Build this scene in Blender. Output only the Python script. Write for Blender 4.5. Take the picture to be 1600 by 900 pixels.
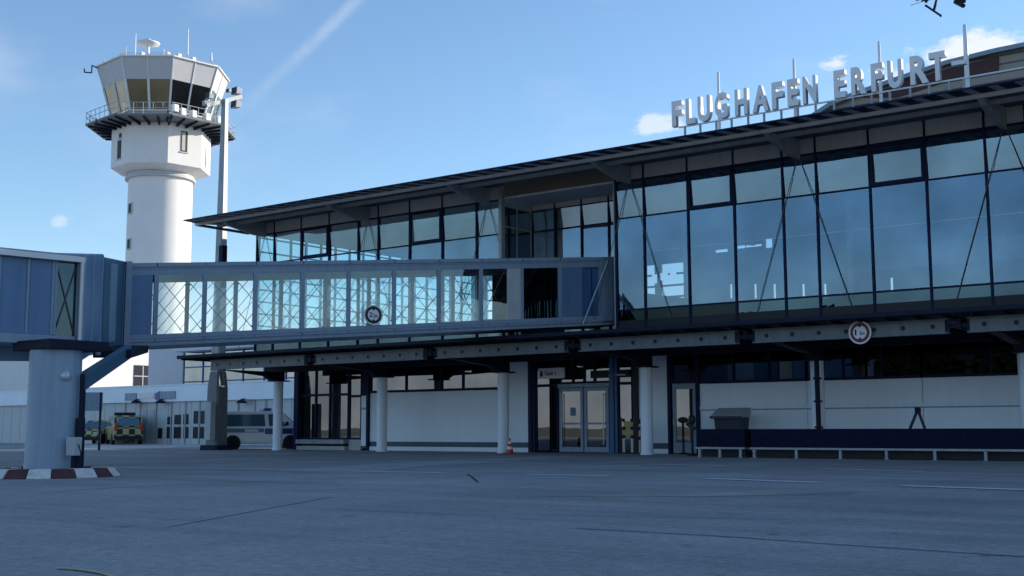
import bpy, bmesh, math, random
from mathutils import Vector, Matrix
random.seed(4)
for o in list(bpy.data.objects): bpy.data.objects.remove(o, do_unlink=True)
S = bpy.context.scene
COL = S.collection
R = math.radians

# ------------------------------------------------------------------ camera
F, EYE = 1849.8, 1.05
_p, _r, _y = R(6.738), R(-0.2075), R(126.777)
FWD = Vector((math.cos(_y)*math.cos(_p), math.sin(_y)*math.cos(_p), math.sin(_p)))
_rt = Vector((math.sin(_y), -math.cos(_y), 0)); _up = _rt.cross(FWD)
RT = math.cos(_r)*_rt + math.sin(_r)*_up
UP = -math.sin(_r)*_rt + math.cos(_r)*_up
CAM = Vector((0, 0, EYE))
cd = bpy.data.cameras.new('camera'); cam = bpy.data.objects.new('camera', cd); COL.objects.link(cam)
m3 = Matrix((RT, UP, -FWD)).transposed()
cam.matrix_world = Matrix.Translation(CAM) @ m3.to_4x4()
cd.sensor_fit = 'HORIZONTAL'; cd.sensor_width = 36; cd.lens = F/1600*36
cd.clip_start = 0.1; cd.clip_end = 9000
S.camera = cam

# ------------------------------------------------------------------ sky, sun, exposure
SUN_EL, SUN_AZ = R(15.5), R(59.4)          # azimuth counted from +X towards +Y
W = bpy.data.worlds.new('World'); S.world = W; W.use_nodes = True
nt = W.node_tree; N = nt.nodes; L = nt.links
bg = N['Background']
sky = N.new('ShaderNodeTexSky'); sky.sky_type = 'NISHITA'; sky.sun_disc = False
sky.sun_elevation = SUN_EL; sky.sun_rotation = math.pi/2 - SUN_AZ
sky.altitude = 300; sky.air_density = 1.0; sky.dust_density = 0.0; sky.ozone_density = 3.0
SKY_STRENGTH = 0.15
def pdir(px, py): return (FWD*F + RT*(px-800) - UP*(py-450)).normalized()
tc = N.new('ShaderNodeTexCoord')
def vdot(v, vec):
    n = N.new('ShaderNodeVectorMath'); n.operation = 'DOT_PRODUCT'
    L.new(v, n.inputs[0]); n.inputs[1].default_value = vec; return n.outputs['Value']
def wmath(op, a, b=None, clamp=False):
    n = N.new('ShaderNodeMath'); n.operation = op; n.use_clamp = clamp
    for i, x in enumerate((a, b)):
        if x is None: continue
        if isinstance(x, (int, float)): n.inputs[i].default_value = x
        else: L.new(x, n.inputs[i])
    return n.outputs[0]
def mrange(x, a, b, c=0, d=1):
    n = N.new('ShaderNodeMapRange'); n.interpolation_type = 'SMOOTHSTEP'; L.new(x, n.inputs[0])
    for i, q in enumerate((a, b, c, d)): n.inputs[i+1].default_value = q
    return n.outputs[0]
G = tc.outputs['Generated']
nz = N.new('ShaderNodeTexNoise'); nz.inputs['Scale'].default_value = 26; nz.inputs['Detail'].default_value = 7
nz.inputs['Roughness'].default_value = .6
mp = N.new('ShaderNodeMapping'); mp.inputs['Scale'].default_value = (1, 1, 2.2); L.new(G, mp.inputs[0]); L.new(mp.outputs[0], nz.inputs[0])
def cloud(px, py, w, h, lo, hi, amt, tilt=0):
    """an elliptical bank of cirrus cumulus centred on a direction of the sky"""
    c = pdir(px, py); e1 = c.cross(Vector((0, 0, 1))).normalized(); e2 = e1.cross(c).normalized()
    a1 = e1*math.cos(tilt)+e2*math.sin(tilt); a2 = e2*math.cos(tilt)-e1*math.sin(tilt)
    x = wmath('DIVIDE', vdot(G, a1), w/F); y = wmath('DIVIDE', vdot(G, a2), h/F)
    r2 = wmath('ADD', wmath('MULTIPLY', x, x), wmath('MULTIPLY', y, y))
    front = mrange(vdot(G, c), .5, .6)
    k = wmath('SUBTRACT', nz.outputs[0], wmath('MULTIPLY', r2, .22))
    return wmath('MULTIPLY', wmath('MULTIPLY', mrange(k, lo, hi), amt), front)
cl = cloud(1490, 82, 150, 40, .36, .56, .85, R(10))
cl = wmath('MAXIMUM', cl, cloud(1305, 96, 26, 17, .36, .56, .75))
cl = wmath('MAXIMUM', cl, cloud(1035, 190, 75, 22, .36, .58, .6, R(8)))
cl = wmath('MAXIMUM', cl, cloud(92, 347, 14, 11, .36, .62, .35))
cl = wmath('MAXIMUM', cl, cloud(200, 350, 90, 20, .4, .75, .3))
mpc = N.new('ShaderNodeMapping'); mpc.inputs['Scale'].default_value = (2, 5, 9); mpc.inputs['Rotation'].default_value = (0, 0, .6); L.new(G, mpc.inputs[0]); nzc = N.new('ShaderNodeTexNoise'); nzc.inputs['Scale'].default_value = 1.6; nzc.inputs['Detail'].default_value = 8; L.new(mpc.outputs[0], nzc.inputs[0])
cl = wmath('MAXIMUM', cl, mrange(nzc.outputs[0], .5, .8, 0, .2))
# condensation trail: a thin great circle through two directions, faded along its length
d1, d2 = pdir(570, -10), pdir(400, 150)
pl = d1.cross(d2).normalized(); mid = pdir(490, 66); along = (d1-d2).normalized()
off = wmath('ABSOLUTE', vdot(G, pl)); t = vdot(G, along)
tm = mid.dot(along)
ln = wmath('MULTIPLY', mrange(t, tm-230/F, tm+50/F), mrange(t, tm+900/F, tm+400/F))
nz2 = N.new('ShaderNodeTexNoise'); nz2.inputs['Scale'].default_value = 60; nz2.inputs['Detail'].default_value = 4; L.new(G, nz2.inputs[0])
tr = wmath('MULTIPLY', wmath('MULTIPLY', mrange(off, 15/F, 0/F), ln), wmath('MULTIPLY', nz2.outputs[0], .35))
tr = wmath('MULTIPLY', tr, mrange(vdot(G, mid), .5, .6))
cl = wmath('ADD', cl, tr, True)
mx = N.new('ShaderNodeMix'); mx.data_type = 'RGBA'; L.new(cl, mx.inputs[0])
sz = N.new('ShaderNodeSeparateXYZ'); L.new(G, sz.inputs[0])
hz = N.new('ShaderNodeMix'); hz.data_type = 'RGBA'; L.new(wmath('MULTIPLY', mrange(sz.outputs[2], .15, .03), .9), hz.inputs[0])
L.new(sky.outputs[0], hz.inputs[6]); hz.inputs[7].default_value = (4.1, 4.4, 4.8, 1)
L.new(hz.outputs[2], mx.inputs[6]); mx.inputs[7].default_value = (4.4, 4.5, 4.7, 1)
L.new(mx.outputs[2], bg.inputs[0]); bg.inputs[1].default_value = SKY_STRENGTH
sd = bpy.data.lights.new('sun', 'SUN'); sun = bpy.data.objects.new('sun', sd); COL.objects.link(sun)
sd.energy = 4.5; sd.angle = R(.5); sd.color = (1, .89, .74)
sv = Vector((math.cos(SUN_AZ)*math.cos(SUN_EL), math.sin(SUN_AZ)*math.cos(SUN_EL), math.sin(SUN_EL)))
sun.rotation_euler = sv.to_track_quat('Z', 'Y').to_euler()
S.view_settings.view_transform = 'Standard'; S.view_settings.look = 'None'
S.view_settings.gamma = 1; S.view_settings.use_curve_mapping = False
S.view_settings.exposure = 0.58
S.render.engine = 'CYCLES'
S.cycles.transparent_max_bounces = 24; S.cycles.max_bounces = 8

# ------------------------------------------------------------------ pixel helpers (design-time survey of the photograph)
def ray(px, py): return FWD*F + RT*(px-800) - UP*(py-450)
def onY(px, py, Y): d = ray(px, py); return CAM + d*(Y/d.y)
def onX(px, py, X): d = ray(px, py); return CAM + d*(X/d.x)
def onZ(px, py, Z=0): d = ray(px, py); return CAM + d*((Z-EYE)/d.z)
def onD(px, py, D): return CAM + ray(px, py)*(D/F)
def XY(px, Y, py=450): return onY(px, py, Y).x

# ------------------------------------------------------------------ materials
def mat(name, col, rough=.5, metal=0., var=.1, scale=2., bump=0., bscale=40., spec=.4, stretch=(1, 1, 1), streak=0.):
    m = bpy.data.materials.new(name); m.use_nodes = True; t = m.node_tree; b = t.nodes['Principled BSDF']
    b.inputs['Roughness'].default_value = rough; b.inputs['Metallic'].default_value = metal
    b.inputs['Specular IOR Level'].default_value = spec
    tcn = t.nodes.new('ShaderNodeTexCoord'); mpn = t.nodes.new('ShaderNodeMapping'); mpn.inputs['Scale'].default_value = stretch
    t.links.new(tcn.outputs['Object'], mpn.inputs[0])
    n = t.nodes.new('ShaderNodeTexNoise'); n.inputs['Scale'].default_value = scale; n.inputs['Detail'].default_value = 6
    n.inputs['Roughness'].default_value = .65; t.links.new(mpn.outputs[0], n.inputs[0])
    r = t.nodes.new('ShaderNodeValToRGB'); r.color_ramp.elements[0].position = .3; r.color_ramp.elements[1].position = .7
    r.color_ramp.elements[0].color = (*[c*(1-var) for c in col], 1); r.color_ramp.elements[1].color = (*[min(1, c*(1+var)) for c in col], 1)
    t.links.new(n.outputs[0], r.inputs[0]); out = r.outputs[0]
    if streak:
        n3 = t.nodes.new('ShaderNodeTexNoise'); n3.inputs['Scale'].default_value = 1; n3.inputs['Detail'].default_value = 5
        mp3 = t.nodes.new('ShaderNodeMapping'); mp3.inputs['Scale'].default_value = (5, 5, .35); t.links.new(tcn.outputs['Object'], mp3.inputs[0]); t.links.new(mp3.outputs[0], n3.inputs[0])
        r3 = t.nodes.new('ShaderNodeMapRange'); r3.inputs[1].default_value = .4; r3.inputs[2].default_value = .75; r3.inputs[3].default_value = 1; r3.inputs[4].default_value = 1-streak
        t.links.new(n3.outputs[0], r3.inputs[0])
        mm = t.nodes.new('ShaderNodeMix'); mm.data_type = 'RGBA'; mm.blend_type = 'MULTIPLY'; mm.inputs[0].default_value = 1
        t.links.new(out, mm.inputs[6]); t.links.new(r3.outputs[0], mm.inputs[7]); out = mm.outputs[2]
    t.links.new(out, b.inputs['Base Color'])
    rr = t.nodes.new('ShaderNodeMapRange'); rr.inputs[3].default_value = max(0, rough-.08); rr.inputs[4].default_value = min(1, rough+.1)
    t.links.new(n.outputs[0], rr.inputs[0]); t.links.new(rr.outputs[0], b.inputs['Roughness'])
    if bump:
        n2 = t.nodes.new('ShaderNodeTexNoise'); n2.inputs['Scale'].default_value = bscale; n2.inputs['Detail'].default_value = 4
        t.links.new(mpn.outputs[0], n2.inputs[0])
        bp = t.nodes.new('ShaderNodeBump'); bp.inputs['Strength'].default_value = bump; bp.inputs['Distance'].default_value = .02
        t.links.new(n2.outputs[0], bp.inputs['Height']); t.links.new(bp.outputs[0], b.inputs['Normal'])
    return m
def glass(name, tint, refl, reflcol=(.8, .9, 1), wave=.004, rough=0., wscale=.5):
    """clear tinted pane: a mirror layer over a tinted see-through layer, slightly wavy like real float glass"""
    m = bpy.data.materials.new(name); m.use_nodes = True; t = m.node_tree; t.nodes.clear()
    o = t.nodes.new('ShaderNodeOutputMaterial'); tr = t.nodes.new('ShaderNodeBsdfTransparent'); tr.inputs[0].default_value = (*tint, 1)
    g = t.nodes.new('ShaderNodeBsdfGlossy'); g.inputs[0].default_value = (*reflcol, 1); g.inputs['Roughness'].default_value = rough
    fr = t.nodes.new('ShaderNodeLayerWeight'); pw = t.nodes.new('ShaderNodeMath'); pw.operation = 'POWER'; pw.inputs[1].default_value = 5
    t.links.new(fr.outputs['Facing'], pw.inputs[0])
    a = t.nodes.new('ShaderNodeMath'); a.operation = 'MULTIPLY_ADD'; a.use_clamp = True; a.inputs[1].default_value = .9; a.inputs[2].default_value = refl+.05
    t.links.new(pw.outputs[0], a.inputs[0])
    tcd = t.nodes.new('ShaderNodeTexCoord'); nd = t.nodes.new('ShaderNodeTexNoise'); nd.inputs['Scale'].default_value = .35; nd.inputs['Detail'].default_value = 5; t.links.new(tcd.outputs['Object'], nd.inputs[0])
    ad = t.nodes.new('ShaderNodeMapRange'); ad.inputs[1].default_value = .35; ad.inputs[2].default_value = .65; ad.inputs[3].default_value = (refl+.05)*.8; ad.inputs[4].default_value = (refl+.05)*1.2
    t.links.new(nd.outputs[0], ad.inputs[0]); t.links.new(ad.outputs[0], a.inputs[2])
    tcn = t.nodes.new('ShaderNodeTexCoord'); n = t.nodes.new('ShaderNodeTexNoise'); n.inputs['Scale'].default_value = wscale; n.inputs['Detail'].default_value = 2
    t.links.new(tcn.outputs['Object'], n.inputs[0])
    bp = t.nodes.new('ShaderNodeBump'); bp.inputs['Strength'].default_value = 1; bp.inputs['Distance'].default_value = wave
    t.links.new(n.outputs[0], bp.inputs['Height']); t.links.new(bp.outputs[0], g.inputs['Normal'])
    mx = t.nodes.new('ShaderNodeMixShader'); t.links.new(a.outputs[0], mx.inputs[0]); t.links.new(tr.outputs[0], mx.inputs[1]); t.links.new(g.outputs[0], mx.inputs[2])
    t.links.new(mx.outputs[0], o.inputs[0]); return m
def checker_mat(name, c1, c2, sc, rough=.4):
    m = mat(name, c1, rough); t = m.node_tree; b = t.nodes['Principled BSDF']
    ck = t.nodes.new('ShaderNodeTexChecker'); ck.inputs[1].default_value = (*c1, 1); ck.inputs[2].default_value = (*c2, 1); ck.inputs[3].default_value = sc
    tcn = t.nodes.new('ShaderNodeTexCoord'); mpn = t.nodes.new('ShaderNodeMapping'); mpn.inputs['Location'].default_value = (.013, .017, .11)
    t.links.new(tcn.outputs['Object'], mpn.inputs[0]); t.links.new(mpn.outputs[0], ck.inputs[0])
    t.links.new(ck.outputs[0], b.inputs['Base Color']); return m
def rib_mat(name, c1, c2, rough, period, axis='Z', duty=.18):
    """cladding with real-coloured joints every `period` metres"""
    m = mat(name, c1, rough, var=.06); t = m.node_tree; b = t.nodes['Principled BSDF']
    src = b.inputs['Base Color'].links[0].from_socket
    tcn = t.nodes.new('ShaderNodeTexCoord'); sp = t.nodes.new('ShaderNodeSeparateXYZ'); t.links.new(tcn.outputs['Object'], sp.inputs[0])
    mo = t.nodes.new('ShaderNodeMath'); mo.operation = 'PINGPONG'; mo.inputs[1].default_value = period; t.links.new(sp.outputs[axis], mo.inputs[0])
    lt = t.nodes.new('ShaderNodeMath'); lt.operation = 'LESS_THAN'; lt.inputs[1].default_value = period*duty; t.links.new(mo.outputs[0], lt.inputs[0])
    mm = t.nodes.new('ShaderNodeMix'); mm.data_type = 'RGBA'; t.links.new(lt.outputs[0], mm.inputs[0]); t.links.new(src, mm.inputs[6]); mm.inputs[7].default_value = (*c2, 1)
    t.links.new(mm.outputs[2], b.inputs['Base Color'])
    bp = t.nodes.new('ShaderNodeBump'); bp.inputs['Distance'].default_value = .03; t.links.new(lt.outputs[0], bp.inputs['Height']); bp.invert = True
    t.links.new(bp.outputs[0], b.inputs['Normal']); return m

def asphalt():
    m = mat('asphalt', (.43, .43, .425), .82, var=.16, scale=.35, bump=.25, bscale=55, spec=.25); t = m.node_tree; b = t.nodes['Principled BSDF']
    src = b.inputs['Base Color'].links[0].from_socket
    tcn = t.nodes.new('ShaderNodeTexCoord')
    def layer(src, scale, stretch, lo, hi, fac, rot=0, detail=6):
        mpn = t.nodes.new('ShaderNodeMapping'); mpn.inputs['Scale'].default_value = stretch; mpn.inputs['Rotation'].default_value = (0, 0, rot)
        n = t.nodes.new('ShaderNodeTexNoise'); n.inputs['Scale'].default_value = scale; n.inputs['Detail'].default_value = detail; n.inputs['Roughness'].default_value = .7
        t.links.new(tcn.outputs['Object'], mpn.inputs[0]); t.links.new(mpn.outputs[0], n.inputs[0])
        r = t.nodes.new('ShaderNodeMapRange'); r.inputs[1].default_value = lo; r.inputs[2].default_value = hi; r.inputs[3].default_value = 1; r.inputs[4].default_value = fac
        t.links.new(n.outputs[0], r.inputs[0])
        mm = t.nodes.new('ShaderNodeMix'); mm.data_type = 'RGBA'; mm.blend_type = 'MULTIPLY'; mm.inputs[0].default_value = 1
        t.links.new(src, mm.inputs[6]); t.links.new(r.outputs[0], mm.inputs[7]); return mm.outputs[2]
    s = layer(src, 9, (1, 1, 1), .38, .62, .72, 0, 8)          # aggregate
    s = layer(s, 38, (1, 1, 1), .42, .6, .75, 0, 3)           # stones
    s = layer(s, .5, (.12, 1.6, 1), .48, .66, .8, R(14))      # worn wheel tracks
    s = layer(s, .4, (.1, 1.4, 1), .52, .66, 1.22, R(-22))    # scuffs
    s = layer(s, 1.3, (1, 1, 1), .61, .70, .5)               # oil spots
    s = layer(s, .09, (1, .5, 1), .4, .62, .78, R(30))        # old patches
    t.links.new(s, b.inputs['Base Color']); return m

M = {}
M['asphalt'] = asphalt()
M['asphalt_pale'] = mat('asphalt_pale', (.34, .345, .34), .85, var=.2, scale=.8, bump=.2, bscale=50, spec=.2)
M['asphalt_tan'] = mat('asphalt_tan', (.29, .28, .26), .85, var=.3, scale=.5, spec=.2)
M['joint'] = mat('joint', (.035, .035, .038), .9, var=.4, scale=3)
M['paint'] = mat('road_paint', (.62, .63, .62), .75, var=.25, scale=4)
M['paint_yellow'] = mat('yellow_paint', (.42, .36, .2), .75, var=.35, scale=3)
M['grass'] = mat('dry_grass', (.34, .29, .18), .95, var=.35, scale=.02)
M['concrete'] = mat('pale_concrete', (.52, .50, .46), .9, var=.2, scale=.2)
M['white_render'] = mat('white_render', (.72, .72, .71), .8, var=.035, scale=1.2, bump=.1, bscale=30, streak=.06)
M['white_panel'] = mat('white_panel', (.80, .88, .94), .6, var=.04, scale=.5, streak=.03)
M['tower_white'] = mat('tower_white', (.78, .77, .75), .8, var=.035, scale=.6, streak=.03, bump=.12, bscale=6)
M['tower_grey'] = mat('tower_grey', (.50, .51, .53), .55, var=.05, scale=.8)
M['pale_grey'] = mat('pale_grey', (.45, .47, .49), .6, var=.08, streak=.08)
M['column'] = mat('column_paint', (.80, .87, .93), .55, var=.04, scale=1.5, streak=.08)
M['steel'] = mat('grey_steel', (.34, .37, .39), .45, .0, var=.14, scale=3, streak=.2)
M['gutter'] = mat('gutter_metal', (.82, .80, .77), .5, .0, var=.1, scale=2)
M['beam_steel'] = mat('beam_steel', (.165, .182, .195), .5, 0, var=.12, scale=3, streak=.2)
M['base_strip'] = mat('base_strip', (.075, .115, .14), .7, var=.2, scale=4)
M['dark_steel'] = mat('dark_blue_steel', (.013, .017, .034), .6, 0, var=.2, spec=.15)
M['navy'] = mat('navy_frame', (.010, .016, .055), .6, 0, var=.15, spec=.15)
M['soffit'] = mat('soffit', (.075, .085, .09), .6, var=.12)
M['black'] = mat('black_matt', (.012, .012, .016), .55, var=.2)
M['rubber'] = mat('rubber', (.014, .014, .015), .8, var=.2)
M['fascia'] = mat('fascia_panel', (.50, .49, .48), .6, var=.08, scale=1, streak=.12)
M['bridge'] = mat('bridge_blue', (.095, .195, .34), .42, .0, var=.09, scale=1.2, streak=.15)
M['bridge_deep'] = mat('bridge_deep_blue', (.04, .12, .26), .5, 0, var=.1)
M['bridge_frame'] = mat('bridge_frame', (.22, .30, .39), .42, 0, var=.08, scale=2, streak=.15)
M['bridge_teal'] = mat('bridge_teal', (.045, .14, .22), .5, 0, var=.1, scale=1, streak=.15)
M['pedestal'] = mat('pedestal_blue', (.27, .36, .45), .5, 0, var=.08, scale=1, streak=.18)
M['bellows'] = mat('bellows', (.05, .08, .13), .7, var=.15)
M['cable'] = mat('steel_rod', (.10, .105, .115), .4, .5, var=.1)
M['alu'] = mat('aluminium', (.48, .50, .52), .35, .4, var=.08)
M['white_paint'] = mat('white_paint', (.74, .75, .76), .4, var=.03)
M['letter'] = mat('letter_paint', (.76, .765, .78), .5, var=.05)
M['floor'] = mat('hall_floor', (.16, .16, .16), .6)
M['ceiling'] = mat('hall_ceiling', (.6, .62, .64), .8)
M['inner_wall'] = mat('hall_wall', (.22, .26, .30), .8)
M['red'] = mat('red_plastic', (.55, .045, .03), .5, var=.12)
M['sign_red'] = mat('sign_red', (.22, .014, .03), .5, var=.06)
M['kerb_red'] = mat('kerb_red', (.085, .034, .038), .8, var=.3, scale=5)
M['kerb_white'] = mat('kerb_white', (.62, .62, .58), .8, var=.2, scale=5)
M['sign_white'] = mat('sign_white', (.75, .73, .74), .5, var=.03)
M['sign_blue'] = mat('sign_blue', (.10, .20, .30), .5)
M['van_white'] = mat('van_white', (.9, .92, .94), .28, var=.03, spec=.6)
M['police_blue'] = mat('police_blue', (.012, .03, .22), .3, var=.05, spec=.6)
M['police_pale'] = mat('police_pale_blue', (.05, .20, .38), .3, var=.05)
M['car_glass'] = glass('car_glass', (.10, .14, .16), .12, (.7, .85, 1), .001)
M['yellow'] = mat('yellow_paintwork', (.34, .31, .12), .4, var=.05)
M['checker'] = checker_mat('checker_paintwork', (.50, .46, .19), (.022, .023, .026), 2.5)
M['green_bin'] = mat('bin_plastic', (.022, .034, .045), .5, var=.12)
M['bin_lid'] = mat('bin_lid', (.36, .41, .44), .45, var=.1)
M['cart_side'] = mat('cart_side', (.008, .010, .030), .85, var=.3, scale=4, spec=.12)
M['leaf'] = mat('dark_foliage', (.006, .009, .007), 1, spec=0., var=.1, scale=2)
M['hall_roof'] = rib_mat('hall_cladding', (.30, .27, .23), (.10, .09, .085), .6, .16)
M['roof_red'] = mat('roof_red', (.06, .022, .024), .6)
M['garage_panel'] = rib_mat('garage_panel', (.52, .55, .56), (.22, .25, .27), .6, .62, 'X', .04)
M['fac_glass'] = glass('facade_glass', (.36, .46, .52), .115, (.52, .76, 1.0), .004)
M['fac_glass_clear'] = glass('clear_facade_glass', (.70, .84, .88), .10, (.50, .80, 1.0), .003)
M['sp_glass'] = glass('spandrel_glass', (.035, .05, .055), .06, (.42, .66, .80), .003)
M['low_glass'] = glass('ground_glass', (.10, .12, .12), .10, (.80, .85, .93), .002)
M['end_glass'] = glass('end_glass', (.70, .86, .88), .05, (.7, .9, 1), .002)
M['tun_glass'] = glass('tunnel_glass', (.90, .955, .96), .07, (.8, .95, 1), .002)
M['cab_glass'] = glass('cab_glass', (.50, .53, .50), .18, (.70, .74, .72), .001)
M['cab_dark'] = glass('cab_dark_glass', (.05, .06, .06), .0, (.6, .7, .75), .001)
M['dark_reflection_glass'] = glass('dark_spandrel_reflection', (.03, .045, .045), .0, (.22, .32, .33), .002)  # tint and mirror colour darkened to imitate a dark reflected silhouette
M['bg_glass'] = glass('office_glass', (.20, .28, .30), .25, (.8, .92, 1), .004)

# ------------------------------------------------------------------ mesh helpers
ORG = {}
class MB:
    def __init__(s): s.v = []; s.f = []; s.mi = []; s.cur = 0; s.sm = []
    def add(s, vs, fs, smooth=False):
        k = len(s.v); s.v += [Vector(p) for p in vs]
        for f in fs: s.f.append([k+i for i in f]); s.mi.append(s.cur); s.sm.append(smooth)
        return s
    def box(s, x0, y0, z0, x1, y1, z1):
        x0, x1 = sorted((x0, x1)); y0, y1 = sorted((y0, y1)); z0, z1 = sorted((z0, z1))
        return s.hexa([(x0,y0,z0),(x1,y0,z0),(x1,y1,z0),(x0,y1,z0)], [(x0,y0,z1),(x1,y0,z1),(x1,y1,z1),(x0,y1,z1)])
    def hexa(s, b, t):
        return s.add(list(b)+list(t), [(3,2,1,0),(4,5,6,7),(0,1,5,4),(1,2,6,5),(2,3,7,6),(3,0,4,7)])
    def beam(s, p, q, w, h, up=(0, 0, 1)):
        """rectangular bar from p to q, w sideways and h along up"""
        p, q = Vector(p), Vector(q); d = (q-p).normalized(); up = Vector(up)
        if abs(d.dot(up)) > .98: up = Vector((0, 1, 0))
        a = d.cross(up).normalized()*w/2; b = a.cross(d).normalized()*h/2
        return s.hexa([p-a-b, p+a-b, p+a+b, p-a+b], [q-a-b, q+a-b, q+a+b, q-a+b])
    def tube(s, p, q, r0, r1=None, n=12, cap=True):
        r1 = r0 if r1 is None else r1; p, q = Vector(p), Vector(q); d = (q-p).normalized()
        u = d.cross(Vector((0, 0, 1)) if abs(d.z) < .9 else Vector((1, 0, 0))).normalized(); w = d.cross(u)
        ring = lambda c, r: [c+(u*math.cos(2*math.pi*i/n)+w*math.sin(2*math.pi*i/n))*r for i in range(n)]
        s.add(ring(p, r0)+ring(q, r1), [(i, (i+1) % n, n+(i+1) % n, n+i) for i in range(n)], n > 8)
        if cap: s.add(ring(p, r0), [tuple(range(n))[::-1]]); s.add(ring(q, r1), [tuple(range(n))])
        return s
    def lathe(s, c, prof, n=24, smooth=True, ang=0):
        c = Vector(c); vs = []
        for r, z in prof: vs += [c+Vector((r*math.cos(ang+2*math.pi*i/n), r*math.sin(ang+2*math.pi*i/n), z)) for i in range(n)]
        fs = [(k*n+i, k*n+(i+1) % n, (k+1)*n+(i+1) % n, (k+1)*n+i) for k in range(len(prof)-1) for i in range(n)]
        s.add(vs, fs, smooth)
        for k, rev in ((0, True), (len(prof)-1, False)):
            if prof[k][0] > 1e-4: s.add(vs[k*n:(k+1)*n], [tuple(range(n))[::-1] if rev else tuple(range(n))])
        return s
    def prism(s, poly, d):
        """closed polygon (3D points) extruded by vector d"""
        n = len(poly); a = [Vector(p) for p in poly]; b = [p+Vector(d) for p in a]
        return s.add(a+b, [tuple(range(n))[::-1], tuple(range(n, 2*n))]+[(i, (i+1) % n, n+(i+1) % n, n+i) for i in range(n)])
    def quad(s, *p): return s.add(p, [tuple(range(len(p)))])
    def ball(s, c, r, n=10, sq=(1, 1, 1)):
        c = Vector(c); m = n//2; vs = []; fs = []
        for j in range(m+1):
            t = math.pi*j/m
            for i in range(n): a = 2*math.pi*i/n; vs.append(c+Vector((r*sq[0]*math.sin(t)*math.cos(a), r*sq[1]*math.sin(t)*math.sin(a), r*sq[2]*math.cos(t))))
        for j in range(m):
            for i in range(n): fs.append((j*n+i, (j+1)*n+i, (j+1)*n+(i+1) % n, j*n+(i+1) % n))
        return s.add(vs, fs, True)
    def mat(s, i): s.cur = i; return s
    def build(s, name, mats, parent=None, bevel=0., local=False, smooth=False):
        if not isinstance(mats, (list, tuple)): mats = [mats]
        org = Vector((0, 0, 0)) if local else ORG.get(parent.name, Vector((0, 0, 0))) if parent else Vector((0, 0, 0))
        me = bpy.data.meshes.new(name); me.from_pydata([p-org for p in s.v], [], s.f)
        for p, i, sm in zip(me.polygons, s.mi, s.sm): p.material_index = i; p.use_smooth = sm or smooth
        for k in mats: me.materials.append(M[k] if isinstance(k, str) else k)
        bm = bmesh.new(); bm.from_mesh(me); bmesh.ops.recalc_face_normals(bm, faces=bm.faces); bm.to_mesh(me); bm.free()
        o = bpy.data.objects.new(name, me); COL.objects.link(o)
        if parent: o.parent = parent; ORG[o.name] = org
        if bevel:
            b = o.modifiers.new('bevel', 'BEVEL'); b.width = bevel; b.segments = 2; b.limit_method = 'ANGLE'; b.angle_limit = R(40)
        return o
def tag(o, label=None, cat=None, group=None, kind=None):
    if label: o['label'] = label
    if cat: o['category'] = cat
    if group: o['group'] = group
    if kind: o['kind'] = kind
    return o
def thing(name, loc, label, cat, group=None, rz=0):
    o = bpy.data.objects.new(name, None); COL.objects.link(o); o.location = loc; o.rotation_euler = (0, 0, rz); o.empty_display_size = .3
    ORG[o.name] = Vector(loc); return tag(o, label, cat, group)
def copy_tree(o, parent=None):
    c = o.copy(); COL.objects.link(c); c.parent = parent; ORG[c.name] = ORG.get(o.name, Vector())
    for ch in list(o.children): copy_tree(ch, c)
    return c
def wall_grid(mb, x0, x1, z0, z1, y0, y1, holes):
    """a wall in the XZ plane with rectangular openings (hx0,hx1,hz0,hz1)"""
    xs = sorted({x0, x1, *[h[0] for h in holes], *[h[1] for h in holes]}); zs = sorted({z0, z1, *[h[2] for h in holes], *[h[3] for h in holes]})
    xs = [x for x in xs if x0 <= x <= x1]; zs = [z for z in zs if z0 <= z <= z1]
    for a, b in zip(xs, xs[1:]):
        run = None
        for c, d in zip(zs, zs[1:]):
            mx_, mz_ = (a+b)/2, (c+d)/2
            inh = any(h[0] < mx_ < h[1] and h[2] < mz_ < h[3] for h in holes)
            if inh:
                if run: mb.box(a, y0, run[0], b, y1, run[1]); run = None
            else: run = (run[0], d) if run else (c, d)
        if run: mb.box(a, y0, run[0], b, y1, run[1])
    return mb
def text_mesh(ch, bold=.03, depth=.1):
    cu = bpy.data.curves.new('glyph', 'FONT'); cu.body = ch; cu.extrude = depth/2; cu.offset = bold; cu.size = 1; cu.resolution_u = 4
    ob = bpy.data.objects.new('glyph', cu); COL.objects.link(ob); bpy.context.view_layer.update()
    me = bpy.data.meshes.new_from_object(ob.evaluated_get(bpy.context.evaluated_depsgraph_get()))
    bpy.data.objects.remove(ob, do_unlink=True); bpy.data.curves.remove(cu); return me
def text_part(name, ch, o, ax, ay, w, h, material, parent, depth=.02, bold=.02, stretch=True):
    """text fitted into w x h with its lower-left corner at o, reading along ax, standing along ay"""
    me = text_mesh(ch, bold, 1.0); xs = [v.co.x for v in me.vertices]; ys = [v.co.y for v in me.vertices]
    x0, x1, y0, y1 = min(xs), max(xs), min(ys), max(ys); ax = Vector(ax).normalized(); ay = Vector(ay).normalized(); nn = ax.cross(ay)
    org = ORG.get(parent.name, Vector()) if parent else Vector()
    for v in me.vertices:
        c = v.co; v.co = Vector(o)-org+ax*((c.x-x0)/max(x1-x0, 1e-6)*w)+ay*((c.y-y0)/max(y1-y0, 1e-6)*h)+nn*(c.z*depth)
    me.materials.append(M[material]); me.name = name
    ob = bpy.data.objects.new(name, me); COL.objects.link(ob)
    if parent: ob.parent = parent; ORG[ob.name] = org
    return ob

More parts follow.
